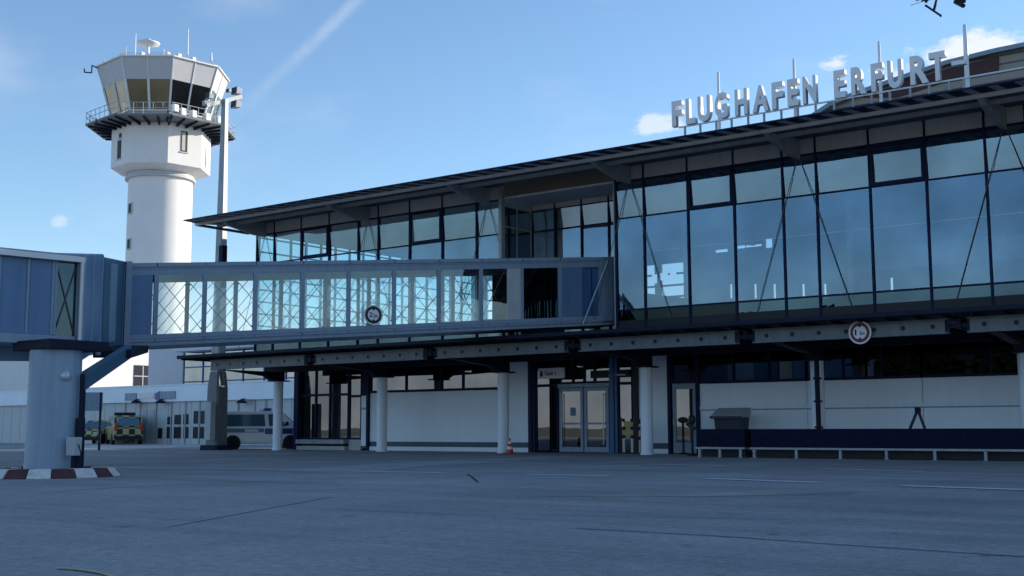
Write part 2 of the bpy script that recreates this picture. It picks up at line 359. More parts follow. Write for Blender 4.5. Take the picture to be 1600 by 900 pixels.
# ================================================================== SETTING: ground, fields, markings
g = MB(); g.quad((-3500, -3500, 0), (3500, -3500, 0), (3500, 3500, 0), (-3500, 3500, 0)); tag(g.build('apron', 'asphalt'), kind='structure')
g = MB(); g.quad((-900, -1500, .004), (900, -1500, .004), (900, -34, .004), (-900, -34, .004)); tag(g.build('grass_field', 'grass'), kind='structure')
g = MB(); g.quad((-300, -34, .004), (300, -34, .004), (300, -9, .004), (-300, -9, .004)); tag(g.build('taxiway', 'concrete'), kind='structure')
def stripe(mb, pts, w, z):
    """a painted line on the ground through surveyed points"""
    P = [onZ(a, b) for a, b in pts]; Lp, Rp = [], []
    for i, p in enumerate(P):
        d = (P[min(i+1, len(P)-1)]-P[max(i-1, 0)]); d.z = 0; d.normalize(); n = Vector((-d.y, d.x, 0))*w/2
        Lp.append(p+n+Vector((0, 0, z))); Rp.append(p-n+Vector((0, 0, z)))
    for i in range(len(P)-1): mb.quad(Rp[i], Rp[i+1], Lp[i+1], Lp[i])
mk = MB()
for a, b in [((580, 737.4), (695, 739.2)), ((820, 741.6), (952, 744)), ((1102, 748), (1280, 754.6)), ((1410, 759.6), (1620, 766.5))]: stripe(mk, [a, b], .34, .010)
for a, b in [((700, 722.5), (858, 724.5)), ((1005, 725.5), (1135, 728.2)), ((1285, 733), (1445, 737.5))]: stripe(mk, [a, b], .28, .010)
stripe(mk, [(130, 730.5), (250, 732), (400, 733.5), (560, 734.5)], .3, .010)
tag(mk.build('apron_marking', 'paint'), kind='structure')
mk = MB(); mk.quad(*[onZ(a, b)+Vector((0, 0, .004)) for a, b in [(430, 736.5), (560, 739), (655, 729), (905, 714.5), (885, 711.5), (640, 722), (530, 729)]])
tag(mk.build('apron_patch', 'asphalt_pale'), kind='structure')
mk = MB(); mk.quad(*[onZ(a, b)+Vector((0, 0, .004)) for a, b in [(840, 775.5), (1080, 776), (1330, 772), (1345, 768), (1190, 766.5), (1010, 767.5)]])
tag(mk.build('apron_scuff', 'asphalt_tan'), kind='structure')
mk = MB(); stripe(mk, [(90, 889), (125, 891.5), (160, 897), (190, 906)], .055, .010); tag(mk.build('yellow_marking', 'paint_yellow'), kind='structure')
mk = MB(); stripe(mk, [(900, 826), (1120, 838), (1300, 851), (1620, 872)], .035, .006); stripe(mk, [(470, 796), (700, 803), (900, 806), (1230, 812)], .02, .006)
stripe(mk, [(730, 741), (738, 746), (747, 754)], .05, .006); stripe(mk, [(90, 768), (150, 764), (300, 757), (420, 752)], .05, .006)
tag(mk.build('apron_joint', 'joint'), kind='structure')
mk = MB(); stripe(mk, [(265, 823), (400, 798), (520, 776)], .05, .008); tag(mk.build('faded_marking', 'asphalt_pale'), kind='structure')
mk = MB(); stripe(mk, [(120, 694), (220, 693.5), (330, 692.5)], .9, .010)
for a, b in [((262, 699.5), (272, 697)), ((276, 696.2), (283, 694.5))]: stripe(mk, [a, b], .6, .012)
tag(mk.build('stand_marking', 'paint'), kind='structure')
mk = MB(); mk.quad(*[onZ(a, b)+Vector((0, 0, .004)) for a, b in [(60, 701.5), (200, 701), (330, 698), (330, 692.3), (200, 692.5), (60, 693)]]); tag(mk.build('painted_sun_strip', 'concrete'), kind='structure')  # pale band painted on the ground in place of a strip of sunlight
# the wood beyond the airfield, mirrored in the terminal glass
wd = MB()
def wood_top(a): return 21.0+1.3*math.sin(a*70)+.9*math.sin(a*190+1)+.5*math.sin(a*520)
n = 260; A0, A1 = R(-116.5), R(-90)
pts = [(A0+(A1-A0)*i/n) for i in range(n+1)]
f = lambda a, d, h: (math.cos(a)*d, 78+math.sin(a)*d, h)
wd.add([f(a, 232, 0) for a in pts]+[f(a, 236, wood_top(a)*random.uniform(.93, 1)) for a in pts]+[f(a, 262, 0) for a in pts],
       [(i, i+1, n+2+i, n+1+i) for i in range(n)]+[(n+1+i, n+2+i, 2*n+3+i, 2*n+2+i) for i in range(n)])
for i in range(3800):
    a = random.uniform(A0, A1); d = random.uniform(228, 236); h = wood_top(a)*random.uniform(.55, 1.03)
    s = random.uniform(.3, .8); c = Vector(f(a, d, h))
    q = Matrix.Rotation(random.uniform(0, 6.3), 3, 'Z') @ Matrix.Rotation(random.uniform(-1, 1), 3, 'X')
    wd.add([c+q @ Vector(v)*s for v in ((-1, 0, -1.3), (1, .2, -1), (.8, -.2, 1), (-.7, .1, 1.2), (0, .9, .1), (0, -.9, 0))], [(0, 1, 2, 3), (0, 4, 2), (1, 5, 3), (4, 5, 3)])
tag(wd.build('far_wood', 'leaf'), 'dark wood along the far side of the airfield', 'wood', kind='stuff')

# ================================================================== TERMINAL
CX = [-44.3+6.96*k for k in range(10)]         # column grid along the facade
YG, YC, YW, YR = 39.0, 40.0, 42.0, 36.0        # glass, columns, ground-floor wall, roof gutter
XE, XR, YB = -44.95, 19.2, 56.0                 # left end, right end, landside wall
ZT, ZM, ZS, ZB, ZSOF, ZG = 10.55, 9.13, 5.54, 4.62, 10.86, 11.15
T = thing('terminal_building', (-30, 42, 0), 'long two storey glass airport terminal with overhanging flat roof and steel canopy', 'building')
# roof
rf = MB(); sl = (ZG-ZSOF)/(YG-YR); zk = ZSOF+sl*(YB+1-YR)
rf.hexa([(XE-.95, YR, ZSOF), (XR, YR, ZSOF), (XR, YB+1, zk), (XE-.95, YB+1, zk)], [(XE-.95, YR, ZSOF+.2), (XR, YR, ZSOF+.2), (XR, YB+1, zk+.2), (XE-.95, YB+1, zk+.2)])
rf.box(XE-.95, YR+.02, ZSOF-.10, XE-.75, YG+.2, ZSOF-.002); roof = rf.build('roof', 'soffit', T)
gt = MB(); gt.box(XE-.95, YR-.10, ZSOF-.09, XR, YR, ZSOF+.15)
for x in (-38.6, -24.15, -10): gt.box(x-.012, YR-.115, ZSOF-.10, x+.012, YR-.102, ZSOF+.15)
gt.build('gutter', 'gutter', roof, .02)
yo, zo, yi, zi = YR-1.42, ZSOF-.13, YR-.11, ZSOF+.03
bl = MB(); bl.hexa([(XE-.10, yo, zo), (XR, yo, zo), (XR, yi, zi), (XE-.95, yi, zi)], [(XE-.10, yo, zo+.05), (XR, yo, zo+.05), (XR, yi, zi+.07), (XE-.95, yi, zi+.07)])
bl.build('roof_blade', 'navy', roof)
rb = MB(); x = XE+.1; zl_ = lambda y: zo+(y-yo)*(zi-zo)/(yi-yo)-.004
while x < XR-.3:
    ya, yb_ = yo+.12, yi-.10
    rb.hexa([(x, ya, zl_(ya)-.012), (x+.26, ya, zl_(ya)-.012), (x+.26, yb_, zl_(yb_)-.012), (x, yb_, zl_(yb_)-.012)], [(x, ya, zl_(ya)), (x+.26, ya, zl_(ya)), (x+.26, yb_, zl_(yb_)), (x, yb_, zl_(yb_))]); x += .72
rb.build('blade_rib', 'pale_grey', roof)
# secondary eaves beam behind the gutter
eb = MB(); eb.box(XE-.6, 37.0, ZSOF-.06, XR, 37.12, ZSOF+.09); eb.build('eaves_beam', 'steel', roof)
for c in CX:
    b = MB(); b.prism([(c-.09, 36.25, ZSOF+.02), (c-.09, 38.93, ZG-.01), (c-.09, 38.93, ZSOF-.42), (c-.09, 38.2, ZSOF-.40), (c-.09, 36.6, ZSOF-.16)], (.18, 0, 0))
    for k in (0, 1, 2): b.tube((c+.09, 36.95+.33*k, ZSOF-.12), (c+.115, 36.95+.33*k, ZSOF-.12), .055, n=12)
    b.build('roof_bracket', 'steel', T)
    r_ = MB(); r_.tube((c-.05, 38.95, ZSOF-.38), (c-1.75, 38.95, ZB+.45), .014, n=8); r_.build('tension_rod', 'cable', T)
    r_ = MB(); r_.tube((c+.05, 38.95, ZSOF-.38), (c+1.75, 38.95, ZB+.45), .014, n=8); r_.build('tension_rod', 'cable', T)
# upper glazing: one window per bay
def window_bay(x0, x1, y, kind='', bottom=ZB, gl='fac_glass', top=ZT, zmid=ZM, fasc=True, sp='sp_glass'):
    fw = .075
    f = MB(); f.box(x0-fw/2, y-.06, bottom, x0+fw/2, y+.10, ZG-.003)
    for z, w in ((zmid, .05), (ZS, .06), (top+.03, .06)):
        if bottom < z: f.box(x0+fw/2, y-.05, z-w/2, x1-fw/2, y+.08, z+w/2)
    if kind == 'vent':
        a, b = x0+fw/2, x1-fw/2
        for q in ((a, zmid+.025, a+.10, top), (b-.10, zmid+.025, b, top), (a+.10, zmid+.025, b-.10, zmid+.13), (a+.10, top-.10, b-.10, top)): f.box(q[0], y-.09, q[1], q[2], y-.052, q[3])
    o = f.build('window', 'navy', T)
    jt = lambda: random.uniform(-.009, .009)
    p = MB(); p.quad((x0, y+jt(), ZS), (x1, y+jt(), ZS), (x1, y+jt(), zmid), (x0, y+jt(), zmid)); p.quad((x0, y+.042, zmid), (x1, y+.042, zmid), (x1, y-.042, top), (x0, y-.042, top))
    p.build('pane', gl, o)
    if bottom < ZS-.2:
        p = MB(); p.quad((x0, y, bottom), (x1, y, bottom), (x1, y, ZS), (x0, y, ZS)); p.build('spandrel_pane', sp, o)
    if fasc:
        p = MB(); p.box(x0+fw/2, y-.035, top+.062, x1-fw/2, y+.05, ZG-.004); p.build('fascia_panel', 'fascia', T)
    return o
for k, c in enumerate(CX):
    xs = [c-.63, c+.63, c+2.53, c+4.43, c+6.33]
    for i in range(4):
        if k == 2 and i > 0: continue                    # the recess where the bridge docks
        if k == len(CX)-1 and i > 0: continue
        window_bay(xs[i], xs[i+1], YG, 'vent' if i == 2 else '', gl='fac_glass_clear' if k < 2 or (k == 2 and i == 0) else 'fac_glass', sp='dark_reflection_glass' if (k == 3 and i < 3) else 'sp_glass')
        if k >= 3: q = MB(); q.box(xs[i]+.04, YG-.02, ZB, xs[i+1]-.04, YG-.012, 5.14); q.build('dark_reflection_strip', 'black', T)  # opaque black strip painted in for the dark treeline reflection
e = MB(); e.box(CX[2]+.59, YG-.08, ZB, CX[2]+.75, YG+.16, ZG-.003); e.build('corner_post', 'steel', T)
e = MB(); e.box(CX[3]-.72, YG-.07, ZB, CX[3]-.68, YG+.1, ZG-.003); e.build('corner_post', 'steel', T)
# recess glazing
rx0, rx1, ry = CX[2]+.67, CX[3]-.70, 41.2
rxs = [rx0, rx0+1.24, rx0+2.6, rx0+3.95, rx1]
for a, b in zip(rxs, rxs[1:]): window_bay(a, b, ry, zmid=9.48, top=10.35)
for x in (rx0, rx1):
    f = MB()
    for yy in (YG+.17, 40.1, ry-.07): f.box(x-.035, yy-.035, ZB, x+.035, yy+.035, ZG-.003)
    for z in (ZS, 9.48, 10.35): f.box(x-.03, YG+.21, z-.03, x+.03, ry-.11, z+.03)
    o = f.build('window', 'steel', T); p = MB(); p.quad((x, YG+.14, ZB), (x, ry, ZB), (x, ry, 10.35), (x, YG+.14, 10.35)); p.build('pane', 'sp_glass', o)
rc = MB(); rc.box(rx0, YG, ZB-.2, rx1, ry, ZB-.05); rc.build('recess_floor', 'dark_steel', T)
# left end wall of the upper floor: glazed, sky shows through
f = MB()
ys = [YG+.12+i*1.06 for i in range(17)]
for yy in ys: f.box(XE-.05, yy-.04, ZB, XE+.07, yy+.04, ZG-.003)
for z in (5.54, 6.1, 6.7, 7.3, 7.9, 8.5, 9.13, 9.8, 10.5): f.box(XE-.03, YG+.12, z-.035, XE+.05, YB, z+.035)
o = f.build('end_window', 'navy', T); p = MB(); p.quad((XE, YG+.1, ZB), (XE, YB, ZB), (XE, YB, ZG-.01), (XE, YG+.1, ZG-.01)); p.build('pane', 'end_glass', o)
# inside of the upper hall
q = MB(); q.box(XE+.1, YG+.13, ZB-.35, XR-.1, YB-.05, ZB-.06); q.build('hall_floor', 'floor', T)
q = MB(); q.box(XE+.1, YG+.13, 10.62, XR-.1, YB-.05, 10.70); q.build('hall_ceiling', 'ceiling', T)
H = []
def hole(px, py, w, h): p = onY(px, py, YB-.1); H.append((p.x-w/2, p.x+w/2, p.z-h/2, p.z+h/2))
for a in ((1023, 436, .35, .5), (1038, 432, .5, .42), (1052, 425, .42, .5), (1158, 386, .5, .16), (1178, 384, .9, .12), (1202, 378, .35, .62), (1222, 366, .8, .25), (1128, 392, .7, .16), (490, 400, .8, 1)): hole(*a)
for px in (1143, 1181, 1211, 1256, 1290, 1394): hole(px, 455 if px < 1300 else 446, .12, .75)
for i in range(7): x = -43.6+i*2.0; H += [(x, x+1.55, 5.6+.62*j, 6.12+.62*j) for j in range(7)]
q = MB(); wall_grid(q, XE+.1, XR, ZB-.3, 10.6, YB-.15, YB-.05, H); q.build('landside_wall', 'inner_wall', T)
q = MB(); q.box(XR, YG+.1, 0, XR+.2, YB, ZG); q.build('end_wall', 'white_panel', T)
for c in CX[3:]:
    q = MB(); q.tube((c+.25, 43.0, ZB-.05), (c+.25, 43.0, 10.6), .13, n=14); q.build('hall_column', 'white_paint', T)
q = MB()
for i in range(26):
    x = random.uniform(-24, -2); y = random.uniform(41, 52); q.tube((x, y, 10.62), (x, y, 9.6), .012, n=5); q.lathe((x, y, 9.42), [(.13, 0), (.10, .10), (.02, .2)], 10)
q.build('hall_lamp', 'alu', T)
q = MB(); q.tube((-20.5, 42.2, 10.0), (XR-1, 42.2, 10.0), .32, n=16); q.tube((-20.5, 42.2, 10.0), (-20.5, 48, 10.0), .32, n=16); q.build('air_duct', 'white_paint', T)
q = MB(); a_, b_ = onY(1310, 408, 50), onY(1600, 372, 50); q.box(a_.x, 50, a_.z-.55, XR-.3, 50.2, a_.z+.45); q.build('gallery_front', 'white_paint', T)
# dark wedge inside, low behind the glass beside the bridge
q = MB(); q.prism([(-23.9, 39.6, ZB), (-17.8, 39.6, ZB), (-17.8, 39.6, 5.25), (-23.9, 39.6, 6.35)], (0, .12, 0)); q.build('dark_wedge', 'black', T)
# canopy
YK = 36.5
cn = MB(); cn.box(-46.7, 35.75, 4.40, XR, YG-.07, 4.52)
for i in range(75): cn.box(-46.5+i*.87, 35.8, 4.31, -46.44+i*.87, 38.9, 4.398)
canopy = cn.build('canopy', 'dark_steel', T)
cf = MB(); cf.prism([(-46.7, 35.7, 4.40), (-46.7, 35.7, 4.53), (-46.7, 35.75, 4.53), (-46.7, 35.75, 4.36)], (XR+46.7, 0, 0)); cf.build('canopy_edge', 'dark_steel', canopy)
for k, c in enumerate(CX):
    a = c-.95+.22 if k else -45.1; b = c+6.96-.95-.34
    m_ = MB(); m_.box(a, YK-.05, 3.87, b, YK+.05, 4.25); m_.box(a, YK-.12, 4.252, b, YK+.12, 4.29); m_.box(a, YK-.12, 3.83, b, YK+.12, 3.868)
    bm_ = m_.build('canopy_beam', 'beam_steel', canopy)
    n = 7; st = (b-a-.95)/(n-1)
    for i in range(n):
        hl = MB(); hl.tube((a+.48+i*st, YK-.051, 4.06), (a+.48+i*st, YK-.056, 4.06), .075, n=16); hl.build('beam_opening', 'black', bm_)
    m_ = MB(); m_.beam((b+.02, YK, 4.06), (b+.56, YK, 4.06), .1, .13); m_.beam((b+.30, YK-.1, 4.12), (b+.30, 38.9, 4.12), .14, .3); m_.box(b-.10, YK-.075, 3.8, b+.0, YK-.055, 4.3); m_.box(b+.55, YK-.07, 3.8, b+.62, YK+.07, 4.3)
    m_.build('beam_splice', 'dark_steel', canopy)
    m_ = MB(); m_.box(a-.2, YC-.06, 3.84, b+.56, YC+.06, 4.26); m_.box(a-.2, YC-.12, 3.80, b+.56, YC+.12, 3.838); rbm = m_.build('rear_beam', 'dark_steel', canopy)
    # bracket on the column head reaching out under the front beam
    m_ = MB(); m_.prism([(c-.16, YC+.25, 3.42), (c-.16, YC-.55, 3.42), (c-.16, YC-.9, 3.60), (c-.16, YK-.1, 3.82), (c-.16, YC+.25, 3.82)], (.32, 0, 0)); m_.box(c-.33, YC-.45, 3.36, c+.33, YC+.45, 3.418)
    m_.build('column_bracket', 'dark_steel', canopy)
    m_ = MB(); m_.lathe((c, YC, 0), [(.235, 0), (.235, 3.36)], 28); m_.lathe((c, YC, 0), [(.265, 0.002), (.265, .08), (.24, .085)], 28)
    m_.build('column', 'column', T)
m_ = MB(); xq = XY(1271.5, 39.6); m_.tube((xq, 39.62, .3), (xq, 39.62, 3.8), .085, n=12)
for z in (1.0, 1.9, 2.7): m_.box(xq-.11, 39.52, z, xq+.11, 39.76, z+.07)
m_.build('downpipe', 'dark_steel', T)
# ground floor wall with its strip windows and doors
zsill, ztop = 2.74, 4.05
X = lambda px: XY(px, YW, 640)
x = {k: X(k) for k in (467, 494, 516, 545, 575, 605, 635, 690, 724, 786, 830, 838, 873, 915, 955, 965, 989, 999, 1024, 1045, 1052, 1092, 1443)}
def lowwin(xs, z0, z1, y=YW, gl='low_glass', mullion=.09, transom=None, frame='navy', parent=None, bottom=.08):
    f = MB()
    for k, v in enumerate(xs): f.box(v-mullion/2, y-.06, z0, v+mullion/2, y+.06, z1)
    for a, b in zip(xs, xs[1:]):
        f.box(a+mullion/2, y-.05, z1-.08, b-mullion/2, y+.05, z1); f.box(a+mullion/2, y-.05, z0, b-mullion/2, y+.05, z0+bottom)
        if transom: f.box(a+mullion/2, y-.05, transom-.06, b-mullion/2, y+.05, transom+.06)
    o = f.build('window', frame, T)
    for a, b in zip(xs, xs[1:]):
        p = MB(); p.quad((a, y, z0), (b, y, z0), (b, y, z1), (a, y, z1)); p.build('pane', gl, o)
    return o
e = MB(); e.box(x[467]-.16, YW-.22, 0, x[467]+.16, YW+.1, 4.3); e.build('corner_post', 'navy', T)
lowwin([x[467]+.18, x[494], x[516], x[545]], .52, ztop, transom=2.72)
e = MB(); e.box(x[467]+.17, YW-.35, .30, x[545]+.0, YW+.05, .51); e.build('window_ledge', 'steel', T)
e = MB(); e.box(x[467]+.17, YW-.28, 0, x[545]+.0, YW+.06, .19); e.build('plinth', 'pale_grey', T)
lowwin([x[545]+.06, x[575]-.42], .52, ztop, transom=2.62)
e = MB(); e.box(x[545]+.06, YW-.05, 0, x[575]-.42, YW+.05, .51); e.build('door_kick_panel', 'pale_grey', T)
e = MB(); e.box(x[575]-.38, YW-.07, 0.2, x[575]-.02, YW+.07, 2.62); dr = e.build('door', 'white_panel', T)
e = MB(); e.box(x[575]-.36, YW-.09, 1.95, x[575]-.05, YW-.072, 2.05); e.build('door_grille', 'pale_grey', dr)
e = MB(); e.box(x[575]-.38, YW-.06, 2.66, x[575]-.02, YW+.06, ztop); e.build('door_transom', 'navy', T)
e = MB(); e.box(x[575], YW-.14, 0, x[575]+.14, YW+.05, 4.2); e.build('door_post', 'navy', T)
def solid(xa, xb, zt=zsill):
    e = MB(); e.box(xa, YW-.02, .42, xb, YW+.12, zt); o = e.build('wall_panel', 'white_panel', T)
    e = MB(); e.box(xa, YW+.0, .20, xb, YW+.1, .418); e.build('wall_base', 'base_strip', T)
    e = MB(); e.box(xa, YW-.06, 0, xb, YW+.1, .19); e.build('plinth', 'white_panel', T)
    return o
solid(x[575]+.16, x[786]); lowwin([x[575]+.2, x[635], x[690], x[724], x[786]], zsill+.02, ztop, bottom=.1)
solid(x[786]+.004, x[830]-.1, 4.3)
e = MB(); e.box(x[830]-.09, YW-.12, 0, x[830]+.1, YW+.08, 4.3); e.box(x[830]+.14, YW-.1, 0, x[838]-.02, YW+.05, 4.3); e.build('entrance_post', 'navy', T)
# entrance: side lights, twin doors, fanlights
lowwin([x[838], x[838]+.78], .05, ztop, transom=2.86); lowwin([x[838]+.8, x[873]-.03], .05, ztop, gl='cab_dark', transom=2.86)
dw = (x[955]-x[873]-.16)/2
f = MB(); f.box(x[873], YW-.07, 2.74, x[955], YW+.07, 2.90)
f.build('door_lintel', 'bridge_frame', T); lowwin([x[873], x[873]+dw*.62, x[873]+dw*1.08, x[873]+dw*1.5, x[955]], 2.91, ztop)
for i in (0, 1):
    a = x[873]+.06+i*(dw+.03); b = a+dw-.03
    f = MB(); f.box(a, YW-.05, .03, a+.13, YW+.02, 2.72); f.box(b-.13, YW-.05, .03, b, YW+.02, 2.72); f.box(a+.13, YW-.05, .03, b-.13, YW+.02, .24); f.box(a+.13, YW-.05, 2.58, b-.13, YW+.02, 2.72); f.box(a+.13, YW-.05, 1.18, b-.13, YW+.02, 1.26)
    dr = f.build('door', 'bridge_frame', T)
    p = MB(); p.quad((a+.12, YW-.015, .2), (b-.12, YW-.015, .2), (b-.12, YW-.015, 2.6), (a+.12, YW-.015, 2.6)); p.build('pane', 'low_glass', dr)
    hx = a+.16 if i == 0 else b-.22
    p = MB(); p.tube((hx, YW-.12, .35), (hx, YW-.12, 2.5), .02, n=8); p.box(hx-.015, YW-.12, .4, hx+.015, YW-.052, .44); p.box(hx-.015, YW-.12, 2.4, hx+.015, YW-.052, 2.44); p.build('handle', 'alu', dr)
    if i == 0: p = MB(); p.box(a+.55, YW-.024, 1.55, a+.82, YW-.018, 1.9); p.build('notice', 'sign_blue', dr)
e = MB(); e.box(x[955], YW-.14, 0, x[955]+.2, YW+.08, 4.3); e.box(x[955]+.24, YW-.1, 0, x[965]+.04, YW+.06, 4.3); e.build('entrance_post', 'bridge_deep', T)
lowwin([x[965]+.06, x[989]], .05, ztop, transom=2.86)
e = MB(); e.box(x[989]+.06, YW-.1, 0, x[999]-.01, YW+.06, 4.3); e.build('entrance_post', 'black', T)
solid(x[999], x[1045], 4.3)
e = MB(); e.box(x[1045]+.004, YW-.12, 0, x[1052]-.06, YW+.06, 4.3); e.build('door_post', 'navy', T)
lowwin([x[1052], x[1092]-.1], 2.80, ztop)
f = MB(); a, b = x[1052], x[1092]-.1
f.box(a, YW-.05, .03, a+.14, YW+.02, 2.78); f.box(b-.14, YW-.05, .03, b, YW+.02, 2.78); f.box(a+.14, YW-.05, .03, b-.14, YW+.02, .45); f.box(a+.14, YW-.05, 2.56, b-.14, YW+.02, 2.78)
dr = f.build('door', 'bridge_frame', T); p = MB(); p.quad((a+.12, YW-.015, .4), (b-.12, YW-.015, .4), (b-.12, YW-.015, 2.6), (a+.12, YW-.015, 2.6)); p.build('pane', 'low_glass', dr)
p = MB(); p.box(a+.03, YW-.09, 1.15, a+.07, YW-.052, 1.35); p.build('handle', 'alu', dr)
e = MB(); e.box(x[1092]-.09, YW-.1, 0, x[1092]+.05, YW+.06, 4.2); e.build('door_post', 'navy', T)
xa = x[1092]+.06; xj = [xa, X(1262), x[1443], x[1443]+7, x[1443]+14]
for a, b in zip(xj, xj[1:]):
    e = MB(); e.box(a+.012, YW-.02, 1.86, b-.012, YW+.12, zsill); e.box(a+.012, YW-.02, .42, b-.012, YW+.12, 1.74); e.box(a, YW+.0, .2, b, YW+.1, .418); e.build('wall_panel', 'white_panel', T)
    e = MB(); e.box(a, YW-.045, 1.745, b, YW+.1, 1.855); e.build('wall_rail', 'column', T); e = MB(); e.box(a, YW-.03, 1.69, b, YW-.021, 1.743); e.build('wall_joint', 'steel', T)
    n = 3; lowwin([a+(b-a)*i/n for i in range(n+1)], zsill+.02, ztop, mullion=.07, bottom=.09)
# room behind the ground-floor glazing, solid right part and upper slab front
q = MB(); q.box(x[467], YW+.16, 4.1, XR, YB, 4.26); q.build('ground_ceiling', 'inner_wall', T)
q = MB(); q.box(x[467], 48, .02, XR, 48.2, 4.1); q.box(x[467]-.02, YW+.1, .02, x[467]+.1, 48, 4.1); q.build('inner_wall', 'inner_wall', T)
q = MB(); q.box(XE+.05, YG+.11, 4.30, XR, YB, ZB-.36); q.build('floor_slab', 'dark_steel', T)
q = MB(); q.box(x[467]+.2, YW-.06, ztop+.005, XR, YW+.14, 4.298); q.build('window_head', 'dark_steel', T)
# hall roof rising behind the sign
yh = 44.0; HP = [onY(a, b, yh) for a, b in ((1268, 187), (1300, 166), (1335, 151), (1400, 128), (1482, 101), (1560, 82), (1640, 66))]
HP += [Vector((18, yh, HP[-1].z+1.6)), Vector((18, yh, 11.2)), Vector((HP[0].x, yh, 11.2))]
q = MB(); q.prism(HP, (0, 11, 0)); hr = q.build('hall_roof', 'hall_roof', T)
q = MB()
for a, b in zip(HP[:6], HP[1:7]): q.beam(a+Vector((0, -.05, .02)), b+Vector((0, -.05, .02)), .5, .16)
q.build('roof_verge', 'bridge_frame', hr)
q = MB(); q.prism([onY(a, b, yh-.06) for a, b in ((1348, 152), (1400, 133), (1482, 107), (1560, 88), (1560, 112), (1482, 126), (1400, 152))], (0, .05, 0)); q.build('roof_band', 'roof_red', hr)

# ================================================================== ROOFTOP SIGN
YSIG = 36.0
SG = thing('rooftop_sign', (-15, YSIG, 11.1), 'free standing grey letters reading FLUGHAFEN ERFURT on the terminal roof edge', 'sign')
LET = [('F', 1051, 1067), ('L', 1073, 1087.5), ('U', 1091.5, 1111), ('G', 1118, 1138), ('H', 1149.5, 1169), ('A', 1177, 1202), ('F', 1207.5, 1225), ('E', 1232, 1249), ('N', 1256, 1277),
       ('E', 1305, 1323), ('R', 1332, 1355), ('F', 1363.5, 1382), ('U', 1389.5, 1412), ('R', 1425, 1453), ('T', 1455, 1481)]
zb0, zt0 = 11.52, 12.43
for ch, a, b in LET:
    xa, xb = XY(a, YSIG, 150), XY(b, YSIG, 150)
    text_part('letter', ch, (xa, YSIG, zb0), (1, 0, 0), (0, 0, 1), xb-xa, zt0-zb0, 'letter', SG, .19, .038)
q = MB(); q.box(XY(1488, YSIG, 100), YSIG-.1, 11.9, XY(1510, YSIG, 100), YSIG+.1, 12.03); q.build('hyphen', 'letter', SG)
q = MB(); q.beam((XY(1060, YSIG, 190), YSIG+.02, 11.49), (XY(1620, YSIG, 100), YSIG+.02, 11.49), .05, .05); q.build('rail', 'alu', SG)
for px in (1069, 1093, 1118, 1142, 1168, 1193, 1220, 1246, 1274, 1303, 1333, 1362, 1391, 1423, 1453, 1485, 1508):
    xa = XY(px, YSIG, 170); q = MB(); q.box(xa-.03, YSIG+.0, 11.08, xa+.03, YSIG+.06, 11.468); q.build('post', 'steel', SG)
for (px, y0, y1, lb) in ((1122, 112, 150, 'white roof pole rising behind the letter G of the sign'), (1240, 91, 125, 'white roof pole rising behind the last E of FLUGHAFEN'), (1373, 64, 100, 'white roof pole rising behind the F of ERFURT'), (1507, 38, 95, 'thick white tapering roof pole right of the sign letters')):
    Y = 37.5; p = onY(px, y0, Y); q = MB(); th = .075 if px > 1500 else .055
    q.lathe((0, 0, 0), [(th*1.6, 0), (th*1.6, .06), (th, .08), (th, (p.z-11.08)*.6), (th*.75, p.z-11.1), (.01, p.z-11.08)], 12)
    o = q.build('roof_pole', 'white_paint'); o.location = (p.x, Y, 11.08); tag(o, lb, 'pole', 'white poles on the terminal roof')

# ================================================================== JET BRIDGE
JA, JB = Vector((-25.74, 37.6, 4.91)), Vector((-32.16, 23.67, 3.73))
JU = Vector((JB.x-JA.x, JB.y-JA.y, 0)); JL = JU.length; JU.normalize(); JN = Vector((JU.y, -JU.x, 0))
if JN.dot(Vector((0, 0, 0))-JA) > 0: JN = -JN                 # JN points away from the camera, into the tunnel
SL = (JB.z-JA.z)/JL; JH, JW = 2.67, 2.5
def J(s, w, h): return JA + JU*s + JN*w + Vector((0, 0, SL*s+h))
def s_of(px, w=0.):
    d = ray(px, 460); o = JA + JN*w; den = d.x*JU.y - d.y*JU.x
    t = (o.x*JU.y - o.y*JU.x)/den; p = Vector((d.x*t, d.y*t, 0)); return (p-Vector((o.x, o.y, 0))).dot(JU)
BR = thing('jet_bridge', (-32, 24, 0), 'blue grey passenger boarding bridge with X braced glazed sides, docked to the terminal', 'boarding bridge')
def jbox(mb, s0, s1, w0, w1, h0, h1): mb.hexa([J(s0, w0, h0), J(s1, w0, h0), J(s1, w1, h0), J(s0, w1, h0)], [J(s0, w0, h1), J(s1, w0, h1), J(s1, w1, h1), J(s0, w1, h1)])
sE = s_of(240); sEnd = s_of(205)
q = MB(); jbox(q, -3.0, sEnd, .02, JW-.02, .0, .13); jbox(q, -3.0, sEnd, -.04, .07, .135, .21); jbox(q, -3.0, sEnd, .0, .05, .22, .37)
jbox(q, -3, sEnd, JW-.05, JW, .22, .37); q.build('floor_beam', 'bridge_frame', BR)
q = MB(); jbox(q, -3, sEnd, .12, JW-.12, .28, .30); q.build('tunnel_floor', 'floor', BR)
q = MB(); jbox(q, -3.0, sEnd, 0, JW, JH-.17, JH); jbox(q, -3, sEnd, -.05, .02, JH-.10, JH+.03); jbox(q, -3.0, sEnd, .01, .08, JH-.36, JH-.175); jbox(q, -3, sEnd, JW-.08, JW-.01, JH-.36, JH-.175)
q.build('tunnel_roof', 'bridge_frame', BR)
fp = [s_of(v) for v in (244, 320, 399, 473, 545, 616, 686, 752, 793)]
g0, g1 = .37, JH-.36
